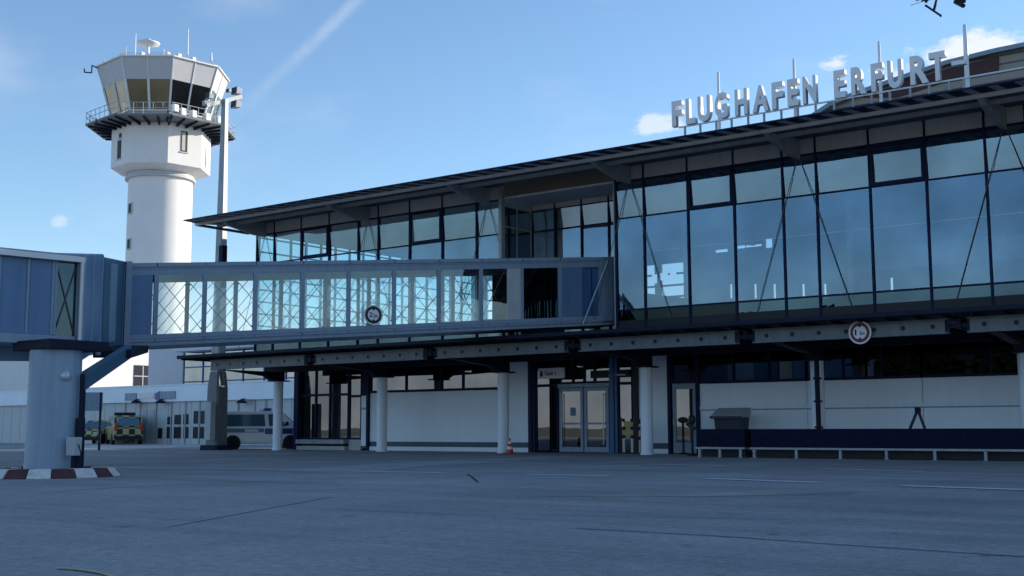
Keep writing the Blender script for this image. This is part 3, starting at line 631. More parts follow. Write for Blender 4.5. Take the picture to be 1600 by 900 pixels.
for side, w in ((0, .03), (1, JW-.03)):
    for i, s in enumerate(fp[:-1] if side == 0 else fp):
        q = MB(); jbox(q, s-.07, s+.07, w-.05, w+.05, g0, g1); q.build('frame_post', 'bridge_frame', BR)
    for i, (a, b) in enumerate(zip(fp, fp[1:])):
        wi = w+(.06 if side == 0 else -.06); lo, hi = (a-.08, b+.08)
        q = MB()
        for z0, z1 in ((g0+.12, g1-.06), (g1-.06, g0+.12)):
            q.tube(J(lo, wi, z0), J(hi, wi, z1), .013, n=6)
        mid_ = (g0+g1)/2
        q.tube(J(lo, wi, mid_), J((lo+hi)/2, wi, g1-.06), .010, n=5); q.tube(J(hi, wi, mid_), J((lo+hi)/2, wi, g0+.1), .010, n=5)
        for s_, h_ in ((lo, g0+.14), (hi, g0+.14), (lo, g1-.1), (hi, g1-.1)): q.ball(J(s_, wi, h_), .035, 8)
        q.build('brace', 'cable', BR)
        q = MB(); q.quad(J(a, w, g0), J(b, w, g0), J(b, w, g1), J(a, w, g1)); q.build('pane', 'tun_glass', BR)
for s in fp+[s_of(v) for v in (816, 875)]:
    q = MB(); jbox(q, s-.012, s+.012, -.046, -.041, .14, .205); jbox(q, s-.012, s+.012, -.056, -.051, JH-.095, JH+.025); q.build('beam_joint', 'dark_steel', BR)
# grey inner panel, dark pane and blue end panels near the terminal
a, b, c_ = s_of(793), s_of(816), s_of(875)
q = MB(); jbox(q, b, a, .02, .06, g0, g1); q.build('grey_panel', 'pale_grey', BR)
q = MB(); jbox(q, b-.06, b+.06, -.01, .1, g0, g1); jbox(q, c_-.07, c_+.07, -.02, .1, g0, g1); q.build('frame_post', 'bridge_frame', BR)
q = MB(); q.quad(J(b, .04, g0), J(c_, .04, g0), J(c_, .04, g1), J(b, .04, g1)); q.build('dark_pane', 'sp_glass', BR)
q = MB(); jbox(q, -1.6, b, JW-.06, JW-.02, g0, g1); jbox(q, -1.5, -1.45, .1, JW-.1, g0, g1); q.build('inner_lining', 'black', BR)
q = MB(); q.prism([J(b-.5, .5, g0), J(b-1.4, .5, g0+.25), J(b-1.5, .5, g0+1.3), J(b-.6, .5, g0+1.25), J(b-.2, .5, g0+.7)], JN*.2); q.build('folded_cover', 'alu', BR)
d_, e_ = s_of(910), s_of(937)
q = MB(); jbox(q, d_, c_-.07, 0, .06, g0, g1); q.build('side_panel', 'bridge', BR)
q = MB(); jbox(q, e_, d_, .10, JW-.1, .2, JH-.1); q.build('link_section', 'bridge_deep', BR)
q = MB()
for k in range(4): jbox(q, e_-.18*k-.16, e_-.18*k, -.16+.02*(k % 2), JW+.05, .15, JH-.12)
q.build('terminal_bellows', 'bridge_frame', BR)
q = MB(); q.tube(J(-.9, -.12, .05), J(-2.0, -.25, 2.5), .028, n=6); q.build('stay_rod', 'alu', BR)
q = MB(); jbox(q, c_-.5, c_+.8, .5, 1.7, -.45, -.02); q.build('docking_frame', 'dark_steel', BR)
# far end: blue panel, frames, turning box and the near section on its pedestal
for w0, w1 in ((0, .06), (JW-.06, JW)): q = MB(); jbox(q, sE+.04, sEnd, w0, w1, .37, JH-.36); q.build('side_panel', 'bridge', BR)
q = MB()
for k in range(3): jbox(q, sEnd+.02+.3*k, sEnd+.2+.3*k, -.14+.05*k, JW+.1, -.08, JH+.08); jbox(q, sEnd+.2+.3*k, sEnd+.32+.3*k, .0, JW, .0, JH)
q.build('rotating_frame', 'bridge_frame', BR)
def plan(px, D): p = onD(px, 450, D); return Vector((p.x, p.y, 0))
def zt_(px, py, D): return onD(px, py, D).z
def slab(pA, pB, tA, bA, tB, bB, thick, name, m, bev=.02):
    """upright panel whose visible face runs from pA to pB"""
    n = Vector((-(pB-pA).y, (pB-pA).x, 0)).normalized()
    if n.dot(pA) < 0: n = -n
    q = MB(); f = lambda p, z, k: Vector((p.x, p.y, z))+n*k
    q.hexa([f(pA, bA, 0), f(pB, bB, 0), f(pB, bB, thick), f(pA, bA, thick)], [f(pA, tA, 0), f(pB, tB, 0), f(pB, tB, thick), f(pA, tA, thick)])
    return q.build(name, m, BR, bev)
P1, P2, P3, P4 = plan(196, 38.6), plan(163, 33.2), plan(160, 32.4), plan(130, 28.6)
slab(P1, P2, zt_(196, 408, 38.6), zt_(196, 546, 38.6), zt_(163, 401, 33.2), zt_(163, 541, 33.2), 2.1, 'link_section', 'bridge_teal')
slab(plan(183, 36.2), plan(172, 34.6), zt_(183, 410, 36.2)-.05, zt_(183, 535, 36.2), zt_(172, 408, 34.6)-.05, zt_(172, 535, 34.6), .06, 'control_cabinet', 'pedestal', .01).location += Vector((.06, -.04, 0))
slab(P3, P4, zt_(160, 396, 32.4), zt_(160, 546, 32.4), zt_(130, 397, 28.6), zt_(130, 566, 28.6), 2.6, 'rotunda_box', 'bridge')
for px, D in ((158.5, 32.2), (145, 30.4), (131.5, 28.7)):
    p = plan(px, D); q = MB(); q.box(p.x-.05, p.y-.08, zt_(px, 556, D), p.x+.05, p.y+.02, zt_(px, 398, D)); q.build('frame_post', 'bridge_frame', BR, .01)
P5, P6 = plan(126, 28.1), plan(-40, 26.4)
zt5, zb5 = zt_(126, 398, 28.1), zt_(126, 541, 28.1)
n5 = Vector((-(P6-P5).y, (P6-P5).x, 0)).normalized()
if n5.dot(P5) < 0: n5 = -n5
U5 = (P6-P5).normalized()
def N5(s, w, z): return P5+U5*s+n5*w+Vector((0, 0, z))
L5 = (P6-P5).length
def nbox(mb, s0, s1, w0, w1, z0, z1): mb.hexa([N5(s0, w0, z0), N5(s1, w0, z0), N5(s1, w1, z0), N5(s0, w1, z0)], [N5(s0, w0, z1), N5(s1, w0, z1), N5(s1, w1, z1), N5(s0, w1, z1)])
q = MB(); nbox(q, 0, L5, 0, 2.4, zt5-.2, zt5); nbox(q, 0, L5, 0, 2.4, zb5, zb5+.22); nbox(q, 0, .09, -.02, 2.4, zb5+.22, zt5-.2)
for s in (.55, .62, 1.2, 1.85, L5-.1): nbox(q, s, s+.07, 0, .08, zb5+.22, zt5-.2)
q.build('cabin_frame', 'bridge_frame', BR, .015)
q = MB(); nbox(q, -.02, L5, -.16, -.03, zt5-.19, zt5-.06); q.tube(N5(.02, -.1, zb5+.1), N5(.02, -.1, zt5-.1), .06, n=12); q.build('cabin_pipe', 'alu', BR)
q = MB(); nbox(q, .69, 1.195, .02, .08, zb5+.22, zt5-.2); nbox(q, 1.275, 1.845, .02, .08, zb5+.22, zt5-.2); nbox(q, 1.925, L5-.11, .02, .08, zb5+.22, zt5-.2); q.build('cabin_panel', 'bridge', BR, .01)
q = MB(); q.quad(N5(.09, .05, zb5+.2), N5(.6, .05, zb5+.2), N5(.6, .05, zt5-.2), N5(.09, .05, zt5-.2)); q.build('cabin_pane', 'sp_glass', BR)
q = MB(); q.tube(N5(.1, .03, zb5+.25), N5(.58, .03, zt5-.25), .015, n=6); q.tube(N5(.1, .03, zt5-.25), N5(.58, .03, zb5+.25), .015, n=6); q.build('brace', 'cable', BR)
q = MB(); nbox(q, .15, L5, 1.2, 1.3, zb5+.2, zt5-.2); q.build('inner_lining', 'bridge_deep', BR)
PD = plan(92, 27.2); pz = zt_(110, 548, 27)
q = MB(); q.lathe((PD.x, PD.y, 0), [(.60, .12), (.58, .3), (.57, pz-.6), (.57, pz)], 32); ped = q.build('pedestal', 'pedestal', BR)
q = MB(); q.box(PD.x-.8, PD.y-.6, pz, PD.x+.7, PD.y+.9, pz+.22); q.build('pedestal_head', 'dark_steel', BR, .02)
p = onD(103, 585, 26.55); q = MB(); q.lathe((p.x, p.y, p.z-.12), [(.09, 0), (.14, .09), (.06, .2)], 14); q.build('lamp', 'alu', ped)
q = MB(); pa, pb = onD(126, 598, 27.4), onD(200, 549, 33.5); q.beam(pa, pb, .22, .34); q.build('strut', 'bridge_teal', BR)
q = MB(); pa, pb = onD(175, 553, 32.5), onD(206, 545, 37.0); q.beam(pa, pb, 1.0, .22); q.build('rotunda_support', 'dark_steel', BR)
p = onD(126, 660, 26.7); q = MB(); q.tube((p.x, p.y, .15), (p.x, p.y, 2.3), .05, n=10); q.tube((p.x, p.y, .15), (p.x, p.y, 1.3), .10, n=10); q.build('service_pipe', 'dark_steel', BR)
# service box standing by the pedestal
p = onD(113, 735, 26.2); SB = thing('service_box', (p.x, p.y, 0), 'pale grey service box on a short post beside the bridge pedestal', 'box')
q = MB(); zb_, zt__ = onD(113, 712, 26.2).z, onD(113, 683, 26.2).z
q.hexa([(p.x-.13, p.y-.10, zb_), (p.x+.17, p.y-.10, zb_), (p.x+.17, p.y+.1, zb_), (p.x-.13, p.y+.1, zb_)], [(p.x-.15, p.y-.10, zt__), (p.x+.19, p.y-.10, zt__), (p.x+.19, p.y+.1, zt__), (p.x-.15, p.y+.1, zt__)]); q.build('case', 'pale_grey', SB, .02)
q = MB(); q.tube((p.x+.02, p.y, .18), (p.x+.02, p.y, zb_), .05, n=10); q.build('post', 'dark_steel', SB)
q = MB(); pts = [Vector((p.x+.2, p.y, zb_+.25)), Vector((p.x+.3, p.y, zb_+.05)), Vector((p.x+.26, p.y, .35)), Vector((p.x+.15, p.y, .2))]
for a_, b_ in zip(pts, pts[1:]): q.tube(a_, b_, .014, n=6)
q.build('cable', 'rubber', SB)
# red and white kerb ring
KR = thing('kerb_ring', (PD.x, PD.y, 0), 'red and white striped concrete kerb ring around the bridge pedestal foot', 'kerb')
n = 18; rr = 1.52; a0 = R(8)
for i in range(n):
    t0, t1 = a0+2*math.pi*i/n+.006, a0+2*math.pi*(i+1)/n-.006; q = MB()
    c0, s0, c1, s1 = math.cos(t0), math.sin(t0), math.cos(t1), math.sin(t1)
    f = lambda c, s, r, z: (PD.x+c*r, PD.y+s*r, z)
    q.hexa([f(c0, s0, rr, 0), f(c1, s1, rr, 0), f(c1, s1, rr-.55, 0), f(c0, s0, rr-.55, 0)], [f(c0, s0, rr-.16, .2), f(c1, s1, rr-.16, .2), f(c1, s1, rr-.55, .2), f(c0, s0, rr-.55, .2)])
    q.build('kerb_block', 'kerb_white' if i % 2 else 'kerb_red', KR, .02)
q = MB(); q.lathe((PD.x, PD.y, 0), [(rr-.56, .15), (.5, .16)], 30); q.build('kerb_fill', 'asphalt_pale', KR)

# ================================================================== ROUND HEIGHT SIGNS
def round_sign(name, c, r, n, txt, label, ringmat, outer):
    """disc facing n with a ring, two inward arrows and black figures"""
    c = Vector(c); n = Vector(n).normalized(); ax = Vector((0, 0, 1)).cross(n).normalized(); ay = n.cross(ax)
    t = thing(name, c, label, 'sign', 'round clearance signs')
    def disc(mb, r0, r1, off, k=40):
        vs = [c+n*off+(ax*math.cos(2*math.pi*i/k)+ay*math.sin(2*math.pi*i/k))*q_ for q_ in (r0, r1) for i in range(k)]
        mb.add(vs, [(i, (i+1) % k, k+(i+1) % k, k+i) for i in range(k)])
    q = MB(); q.tube(c-n*.03, c, r, n=40); q.build('disc', outer, t)
    q = MB(); disc(q, r*.60, r*.86, .004)
    q.build('ring', ringmat, t)
    q = MB(); disc(q, 0.001, r*.60, .003); q.build('face', 'sign_white', t)
    for sgn in (1, -1):
        q = MB(); q.prism([c+n*.006+ay*sgn*r*.40, c+n*.006+ay*sgn*r*.64-ax*r*.20, c+n*.006+ay*sgn*r*.64+ax*r*.20], n*.003); q.build('arrow', 'black', t)
    big, small = txt
    text_part('figure', big, c+n*.006-ax*r*.44-ay*r*.24, ax, ay, r*(.15 if big == '1' else .32), r*.5, 'black', t, .004, .02)
    text_part('figure', small, c+n*.006-ax*r*.03-ay*r*.24, ax, ay, r*.46, r*.34, 'black', t, .004, .02)
    return t
c = J(s_of(583.5), -.06, 0); p = onD(583.5, 492, (c-CAM).dot(FWD))
round_sign('height_sign', (p.x, p.y, p.z), .36, -JN, ('2', '2m'), 'round white sign with dark ring hanging on the glazed bridge side', 'black', 'sign_white')
p = onY(1343.5, 519.5, 36.3); round_sign('height_sign', p, .365, (.0, -1, 0), ('1', '3m'), 'round white sign with red ring fixed on the canopy beam', 'sign_red', 'sign_white')
# gate sign above the entrance
p0, p1 = onY(841, 592, 41.2), onY(881, 574, 41.2)
GS = thing('gate_sign', (p0.x, 41.2, p0.z), 'white rectangular sign with pictogram and dark text above the entrance doors', 'sign')
q = MB(); q.box(p0.x, 41.2, p0.z, p1.x, 41.3, p1.z); q.build('board', 'sign_white', GS, .01)
w_, h_ = p1.x-p0.x, p1.z-p0.z
q = MB(); cx = p0.x+w_*.12; q.ball((cx, 41.2, p0.z+h_*.62), h_*.13, 10, (1, .1, 1)); q.ball((cx, 41.2, p0.z+h_*.36), h_*.17, 10, (1, .1, 1.1)); q.build('pictogram', 'dark_steel', GS)
text_part('lettering', 'Gate 1', (p0.x+w_*.26, 41.195, p0.z+h_*.30), (1, 0, 0), (0, 0, 1), w_*.43, h_*.42, 'dark_steel', GS, .008, .01)
q = MB(); q.box(p0.x+.1, 41.24, p1.z, p0.x+.13, 41.27, 4.29); q.box(p1.x-.13, 41.24, p1.z, p1.x-.1, 41.27, 4.29); q.build('hanger', 'dark_steel', GS)

a_, b_ = onY(923, 591, 41.93), onY(984, 577, 41.93); q = MB(); q.box(a_.x, 41.91, a_.z, b_.x, 41.935, b_.z); db = q.build('display_board', 'black', T)
q = MB(); q.box(a_.x+.9, 41.902, a_.z+.07, b_.x-.2, 41.908, a_.z+.13); q.build('display_line', 'pale_grey', db)
# ================================================================== CONTROL TOWER
tp = onD(247.5, 400, 110); TX, TY = tp.x, tp.y
TW = thing('control_tower', (TX, TY, 0), 'white round control tower with octagonal head, flared glass cab and railed gallery', 'tower')
a8 = R(15.4)
c8 = lambda r, z, k: Vector((TX+r*math.cos(a8+k*math.pi/4), TY+r*math.sin(a8+k*math.pi/4), z))
def faces8(mb, r0, z0, r1, z1, t0=0., t1=1.):
    for k in range(8): mb.quad(c8(r0, z0, k), c8(r0, z0, k+1), c8(r1, z1, k+1), c8(r1, z1, k))
q = MB(); q.lathe((TX, TY, 0), [(3.0, 0), (2.93, 12), (2.9, 24.3)], 56); shaft = q.build('shaft', 'tower_white', TW)
for z in (11.5, 15.0, 18.5, 22.0): q = MB(); q.lathe((TX, TY, 0), [(2.90, z-.02), (2.928-.0025*(z-12), z-.018), (2.928-.0025*(z-12), z+.018), (2.90, z+.02)], 56); q.build('pour_joint', 'pale_grey', shaft)
q = MB(); q.lathe((TX, TY, 0), [(2.9, 24.0), (3.2, 24.02), (3.2, 24.2), (3.05, 24.22), (3.05, 24.5)], 48); q.build('collar', 'tower_grey', TW)
q = MB(); faces8(q, 3.0, 24.5, 4.5, 24.95); faces8(q, 4.5, 24.95, 4.5, 28.75); q.build('head', 'tower_white', TW)
def face_panel(k, u0, u1, z0, z1, r, off, name, m, r1=None, parent=None):
    """panel on octagon face k between fractions u0..u1"""
    r1 = r if r1 is None else r1
    f = lambda rr_, z, u: c8(rr_, z, k).lerp(c8(rr_, z, k+1), u)
    n = (c8(1, 0, k)+c8(1, 0, k+1))/2-Vector((TX, TY, 0)); n.z = 0; n.normalize(); q = MB()
    q.prism([f(r, z0, u0), f(r, z0, u1), f(r1, z1, u1), f(r1, z1, u0)], n*off)
    return q.build(name, m, parent or TW)
for k, u0, u1, z0, z1 in ((7, .38, .56, 26.2, 28.1), (0, .42, .46, 25.5, 27.3), (5, .36, .54, 25.6, 27.3), (5, .42, .54, 27.55, 27.95)):
    w = face_panel(k, u0, u1, z0, z1, 4.5, .05, 'head_window', 'black'); face_panel(k, u0-.03, u1+.03, z0-.12, z0-.02, 4.5, .1, 'sill', 'tower_grey', parent=w)
face_panel(7, .39, .49, 26.3, 28.0, 4.5, .075, 'window_blind', 'concrete')
az_r = R(53.4)
for zz in (20.6, 17.3):
    phi = R(151); a = az_r-phi; rr_ = 2.93; q = MB()
    q.beam((TX+math.cos(a)*rr_, TY+math.sin(a)*rr_, zz), (TX+math.cos(a)*rr_, TY+math.sin(a)*rr_, zz+1.05), .16, .62, (-math.sin(a), math.cos(a), 0)); w = q.build('shaft_window', 'tower_grey', TW)
    q = MB(); rr_ = 2.99; q.beam((TX+math.cos(a)*rr_, TY+math.sin(a)*rr_, zz+.1), (TX+math.cos(a)*rr_, TY+math.sin(a)*rr_, zz+.95), .08, .46, (-math.sin(a), math.cos(a), 0)); q.build('pane', 'black', w)
# gallery
q = MB(); faces8(q, 4.4, 28.68, 6.85, 28.76); faces8(q, 6.85, 28.76, 6.85, 28.9); faces8(q, 6.85, 28.9, 4.2, 28.9); q.build('gallery', 'beam_steel', TW)
for k in range(8):
    for u in (0, .25, .5, .75):
        i0 = c8(4.5, 28.67, k).lerp(c8(4.5, 28.67, k+1), u); o0 = c8(6.6, 28.74, k).lerp(c8(6.6, 28.74, k+1), u); i1 = i0+Vector((0, 0, -.28))
        q = MB(); n = (o0-i0).cross(Vector((0, 0, 1))).normalized()*.07; q.prism([i0-n, o0-n, o0-n+Vector((0, 0, -.12)), i1-n], n*2); q.build('gallery_bracket', 'dark_steel', TW)
q = MB()
for k in range(8):
    for z in (29.45, 29.95): q.tube(c8(6.78, z, k), c8(6.78, z, k+1), .03, n=6)
    for i in range(6):
        p = c8(6.78, 28.9, k).lerp(c8(6.78, 28.9, k+1), i/6); q.tube(p, p+Vector((0, 0, 1.06)), .028, n=6)
q.build('railing', 'pale_grey', TW)
# cab
zc0, zc1, zc2, zc3 = 28.9, 29.75, 32.45, 34.35; r0, r1, r2, r3 = 4.3, 4.62, 5.4, 6.0
q = MB(); faces8(q, r0, zc0, r1, zc1); q.build('cab_base', 'tower_grey', TW)
for k in range(8):
    dark = k in (7,)
    for j in (0, 1):
        w = face_panel(k, .02+j*.49, .49+j*.49, zc1, zc2, r1, -.04, 'cab_pane', 'cab_dark' if dark else 'cab_glass', r2)
q = MB()
for k in range(8):
    for u in (0, .5):
        a_, b_ = c8(r1+.02, zc1, k).lerp(c8(r1+.02, zc1, k+1), u), c8(r2+.02, zc2, k).lerp(c8(r2+.02, zc2, k+1), u)
        q.beam(a_, b_, .16, .16, (math.cos(a8+k*math.pi/4), math.sin(a8+k*math.pi/4), 0))
    q.beam(c8(r1+.03, zc1, k), c8(r1+.03, zc1, k+1), .14, .12)
q.build('cab_frame', 'tower_white', TW)
q = MB(); faces8(q, r2, zc2, r3, zc3); faces8(q, r3, zc3, r3-.35, zc3); faces8(q, r3-.35, zc3, r3-.4, zc3-.3); q.quad(*[c8(r3-.4, zc3-.3, k) for k in range(8)]); q.build('cab_parapet', 'tower_grey', TW)
q = MB(); q.quad(*[c8(r2-.05, zc2+.02, k) for k in range(8)]); q.build('cab_ceiling', 'concrete', TW)
q = MB()
for k in range(8):
    q.beam(c8(r3+.02, zc3+.06, k), c8(r3+.02, zc3+.06, k+1), .3, .12)
    for u in (0, .5): q.beam(c8(r2+.03, zc2, k).lerp(c8(r2+.03, zc2, k+1), u), c8(r3+.03, zc3, k).lerp(c8(r3+.03, zc3, k+1), u), .06, .06)
q.build('roof_rim', 'tower_white', TW)
q = MB(); q.quad(*[c8(4.2, 28.95, k) for k in range(8)]); q.lathe((TX, TY, 0), [(2.2, 28.97), (2.2, 29.5)], 16); q.build('cab_floor', 'soffit', TW)
q = MB(); q.lathe((TX, TY, 0), [(3.2, 29.3), (4.0, 29.3), (4.1, 29.95), (3.3, 30.05)], 24); q.build('console', 'tower_white', TW)
for k in range(0, 16, 2): a = k*math.pi/8+.2; q = MB(); c = Vector((TX+3.5*math.cos(a), TY+3.5*math.sin(a), 30.05)); q.box(c.x-.3, c.y-.3, 30.05, c.x+.3, c.y+.3, 30.6); q.build('monitor', 'dark_steel', TW)
def tpt(px, py, D=110): return onD(px, py, D)
def antenna(px, y0, y1, r, name='antenna', D=110):
    a_, b_ = tpt(px, y0, D), tpt(px, y1, D); q = MB(); q.tube(a_, (a_.x, a_.y, b_.z), r, r*.6, n=8); q.build(name, 'white_paint', TW)
antenna(211, 86, 51, .07); antenna(293, 86, 43, .08); antenna(197, 90, 72, .03); antenna(256, 86, 76, .05); antenna(330, 95, 82, .12)
p = tpt(231, 84, 108); q = MB(); q.tube(p, p+Vector((0, 0, .75)), .16, n=10); q.lathe(p+Vector((0, 0, .7)), [(.12, 0), (1.0, .18), (1.05, .32), (.35, .42), (.25, .65), (.02, .7)], 20); q.build('radar', 'white_paint', TW)
q = MB()
for k in range(8):
    for z in (zc3+.45,): q.tube(c8(5.6, z, k), c8(5.6, z, k+1), .02, n=5)
    for i in range(4): p = c8(5.6, zc3, k).lerp(c8(5.6, zc3, k+1), i/4); q.tube(p, p+Vector((0, 0, .45)), .02, n=5)
q.build('roof_railing', 'pale_grey', TW)
for k, u in ((5, .1), (5, .5), (5, .9), (6, .35), (6, .9), (7, .15), (7, .5), (0, .2)):
    p = c8(5.5, zc3, k).lerp(c8(5.5, zc3, k+1), u); q = MB(); q.box(p.x-.2, p.y-.2, zc3+.1, p.x+.2, p.y+.2, zc3+.55); q.build('roof_unit', 'white_paint', TW, .05)
q = MB(); p = c8(5.9, zc3-.1, 5); pts = [p, p+Vector((-.35, -.45, .25)), p+Vector((-.35, -.45, -.45)), p+Vector((-.75, -.95, -.45)), p+Vector((-.75, -.95, -.1))]
for a_, b_ in zip(pts, pts[1:]): q.tube(a_, b_, .06, n=6)
q.build('antenna_arm', 'dark_steel', TW)
for u, z in ((.05, 29.5), (.2, 29.3), (.42, 29.3), (.7, 29.3), (.95, 29.25)):
    p = c8(6.5, z, 7).lerp(c8(6.5, z, 8), u); q = MB(); q.box(p.x-.28, p.y-.28, p.z-.35, p.x+.28, p.y+.28, p.z+.35); q.build('gallery_unit', 'white_paint', TW, .08)
for px, py in ((150, 200), (262, 187)):
    p = tpt(px, py, 105.5); q = MB(); q.tube(p, p+Vector((0, 0, .9)), .05, n=6); q.ball(p, .22, 8); q.build('gallery_lamp', 'dark_steel', TW)

# ================================================================== FLOODLIGHT MAST
mp_ = onD(338, 690, 59.5); ML = thing('light_mast', (mp_.x, mp_.y, 0), 'tall tapered grey mast with floodlights at the end of the terminal', 'mast')
ztop_ = onD(350, 156, 61.6).z
q = MB()
def sqr(w, z, rot=R(-38)): return [(mp_.x+w*math.cos(rot+i*math.pi/2+e), mp_.y+w*math.sin(rot+i*math.pi/2+e), z) for i in range(4) for e in (-.12, .12)]
def loft(mb, secs):
    for a_, b_ in zip(secs, secs[1:]):
        n = len(a_); mb.add(a_+b_, [(i, (i+1) % n, n+(i+1) % n, n+i) for i in range(n)])
    mb.quad(*secs[0][::-1]); mb.quad(*secs[-1])
loft(q, [sqr(.37, 3.9), sqr(.17, ztop_)]); q.build('pole', 'steel', ML)
q = MB(); loft(q, [sqr(.52, .25), sqr(.50, 3.1), sqr(.40, 3.9)]); q.build('base', 'beam_steel', ML)
q = MB(); loft(q, [sqr(.8, 0), sqr(.78, .25)]); q.build('footing', 'dark_steel', ML)
pa, pb = onD(322, 165, 60.6), onD(377, 151, 62.6); q = MB(); q.beam(pa, pb, .16, .2); q.beam(onD(318, 161, 60.6), onD(333, 163, 61.0), .26, .26); q.build('crossarm', 'steel', ML)
for px, py, D, s in ((328, 151, 60.7, .6), (371, 143, 62.4, .8), (370, 164, 62.4, .8), (358, 142, 62, .4)):
    p = onD(px, py, D); q = MB(); q.hexa([p+Vector(v)*s*.5 for v in ((-.7, -.5, -.5), (.5, -.6, -.5), (.6, .3, -.35), (-.5, .4, -.35))], [p+Vector(v)*s*.5 for v in ((-.7, -.4, .55), (.5, -.5, .55), (.6, .3, .4), (-.5, .4, .4))]); fl = q.build('floodlight', 'pale_grey', ML, .03)
    q = MB(); q.quad(*[p+Vector(v)*s*.5 for v in ((-.62, -.535, -.4), (.42, -.62, -.4), (.42, -.54, .45), (-.62, -.455, .45))]); q.build('lens', 'black', fl)
q = MB(); p = onD(345, 360, 59.1); q.box(p.x, p.y-.1, onD(345, 420, 59).z, p.x+.3, p.y+.2, onD(345, 384, 59).z); q.build('mast_cabinet', 'dark_steel', ML, .02)
q = MB(); p = onD(328, 640, 58.8); q.box(p.x-.26, p.y-.12, .5, p.x+.2, p.y+.2, onD(328, 628, 58.8).z); q.build('switch_cabinet', 'pale_grey', ML, .03)

# ================================================================== BUILDINGS BEHIND
YG2 = 52.0
gx0, gx1 = -92, -46.2; zf = 2.95; zr = 4.05
GB = thing('garage_building', (-70, YG2, 0), 'low pale garage block with panel doors under a white fascia beyond the mast', 'building')
q = MB(); q.box(gx0, YG2, 0, gx1, YG2+4.2, zf); q.build('wall', 'garage_panel', GB)
q = MB(); q.box(gx0-.2, YG2-.25, zf, gx1+.1, YG2+4.2, zr); q.box(gx0-.25, YG2-.3, zr, gx1+.15, YG2+4.3, zr+.08); q.build('fascia', 'white_panel', GB)
for px in (196, 219, 244, 268, 290, 312, 352, 372, 398, 416):
    xx = XY(px, YG2-.02, 640); q = MB(); q.box(xx-.06, YG2-.06, .05, xx+.06, YG2-.002, zf-.01); q.build('door_post', 'pale_grey' if px % 2 else 'steel', GB)
def pane(px0, py0, px1, py1):
    a_, b_ = onY(px0, py1, YG2-.05), onY(px1, py0, YG2-.05); q = MB(); q.box(a_.x, YG2-.05, max(.15, a_.z), b_.x, YG2-.004, b_.z); q.build('window', 'black', GB)
for bx in ((246, 669, 253, 685), (260, 667, 267.5, 685), (271, 667, 282, 685), (286, 667, 294, 685), (301, 667, 308.5, 685), (312, 667, 320, 685), (261, 651, 268, 663), (272, 648, 282, 663), (286, 647, 294, 663), (302, 642, 309, 662), (313, 642, 320, 662)): pane(*bx)
for px0, px1, c in ((222, 230, 'sign_white'), (233, 241, 'sign_white')):
    a_, b_ = onY(px0, 688, YG2-.04), onY(px1, 640, YG2-.04); q = MB(); q.box(a_.x, YG2-.04, .1, b_.x, YG2-.003, b_.z); q.build('door', 'pale_grey', GB)
for px in (220, 258, 385):
    p = onY(px, 630, YG2-.1); q = MB(); q.tube((p.x, YG2, p.z+.3), (p.x, YG2-.5, p.z+.25), .04, n=6); q.lathe((p.x, YG2-.5, p.z), [(.36, 0), (.3, .12), (.06, .26)], 12); q.build('wall_lamp', 'dark_steel', GB)
def board(px0, px1, py0, py1, m, name='sign_board'):
    a_, b_ = onY(px0, py1, YG2-.3), onY(px1, py0, YG2-.3); q = MB(); q.box(a_.x, YG2-.32, a_.z, b_.x, YG2-.262, b_.z); return q.build(name, m, GB)
board(195, 213, 614, 626, 'bridge_frame'); board(217, 241, 613, 623, 'sign_white'); board(250, 274, 611, 624, 'bridge_frame')
q = MB(); a_ = onY(243, 618, YG2-.3); q.prism([(a_.x, YG2-.33, a_.z-.3), (a_.x+.5, YG2-.33, a_.z-.3), (a_.x+.5, YG2-.33, a_.z+.3), (a_.x, YG2-.33, a_.z+.15)], (0, .06, 0)); q.build('arrow', 'police_blue', GB)
# lit white block, grey block, glazed office
p0, p1 = onD(96, 606, 98), onD(231, 600, 104)
WB = thing('white_block', (p0.x, p0.y, 0), 'sunlit white windowed block behind the garage and beside the tower foot', 'building')
xw = p1.x; q = MB(); q.box(xw-14, 53.5+4, 0, xw, 80, 9.2); q.build('wall', 'white_render', WB)
p = onX(223, 588, xw+.03); q = MB(); q.box(xw-.02, p.y-.9, p.z-.95, xw+.05, p.y+.9, p.z+.95); w = q.build('window', 'dark_steel', WB)
q = MB(); q.box(xw+.05, p.y-.04, p.z-.9, xw+.07, p.y+.04, p.z+.9); q.box(xw+.05, p.y-.9, p.z-.04, xw+.068, p.y+.9, p.z+.04); q.build('frame', 'pale_grey', w)
Yg3 = 57.5
GBk = thing('grey_block', (-72, Yg3, 0), 'plain grey rendered block between the white block and the glazed office', 'building')
xa, xb = XY(232, Yg3, 570), XY(286, Yg3, 570); zz = onY(260, 541, Yg3).z
q = MB(); q.box(xa, Yg3, 0, xb, Yg3+6, zz); q.build('wall', 'tower_grey', GBk); q = MB(); q.box(xa-.1, Yg3-.1, zz, xb+.1, Yg3+6.1, zz+.12); q.build('parapet', 'pale_grey', GBk)
OF = thing('glazed_office', (-60, 57.5, 0), 'glass fronted office with white flat roof behind the garage, left of the terminal', 'building')
xa, xb = XY(286, Yg3, 570)+.12, -47.0; YO = Yg3; za, zb_ = onY(320, 549, YO).z, onY(320, 542, YO).z
q = MB(); q.hexa([(xa, YO-1.2, za), (xb, YO-1.2, za), (xb, YO+8, za), (xa, YO+8, za)], [(xa, YO-1.4, zb_), (xb, YO-1.4, zb_), (xb, YO+8, zb_), (xa, YO+8, zb_)]); q.build('roof', 'white_render', OF)
q = MB(); q.box(xa+.4, YO+3, 0, xb, YO+3.2, za); q.box(xa+.3, YO+.1, 3.4, xb, YO+3, 3.6); q.box(xa+.3, YO+.1, 5.6, xb, YO+3, 5.75); q.build('inner_wall', 'pale_grey', OF)
n = 12; f = MB()
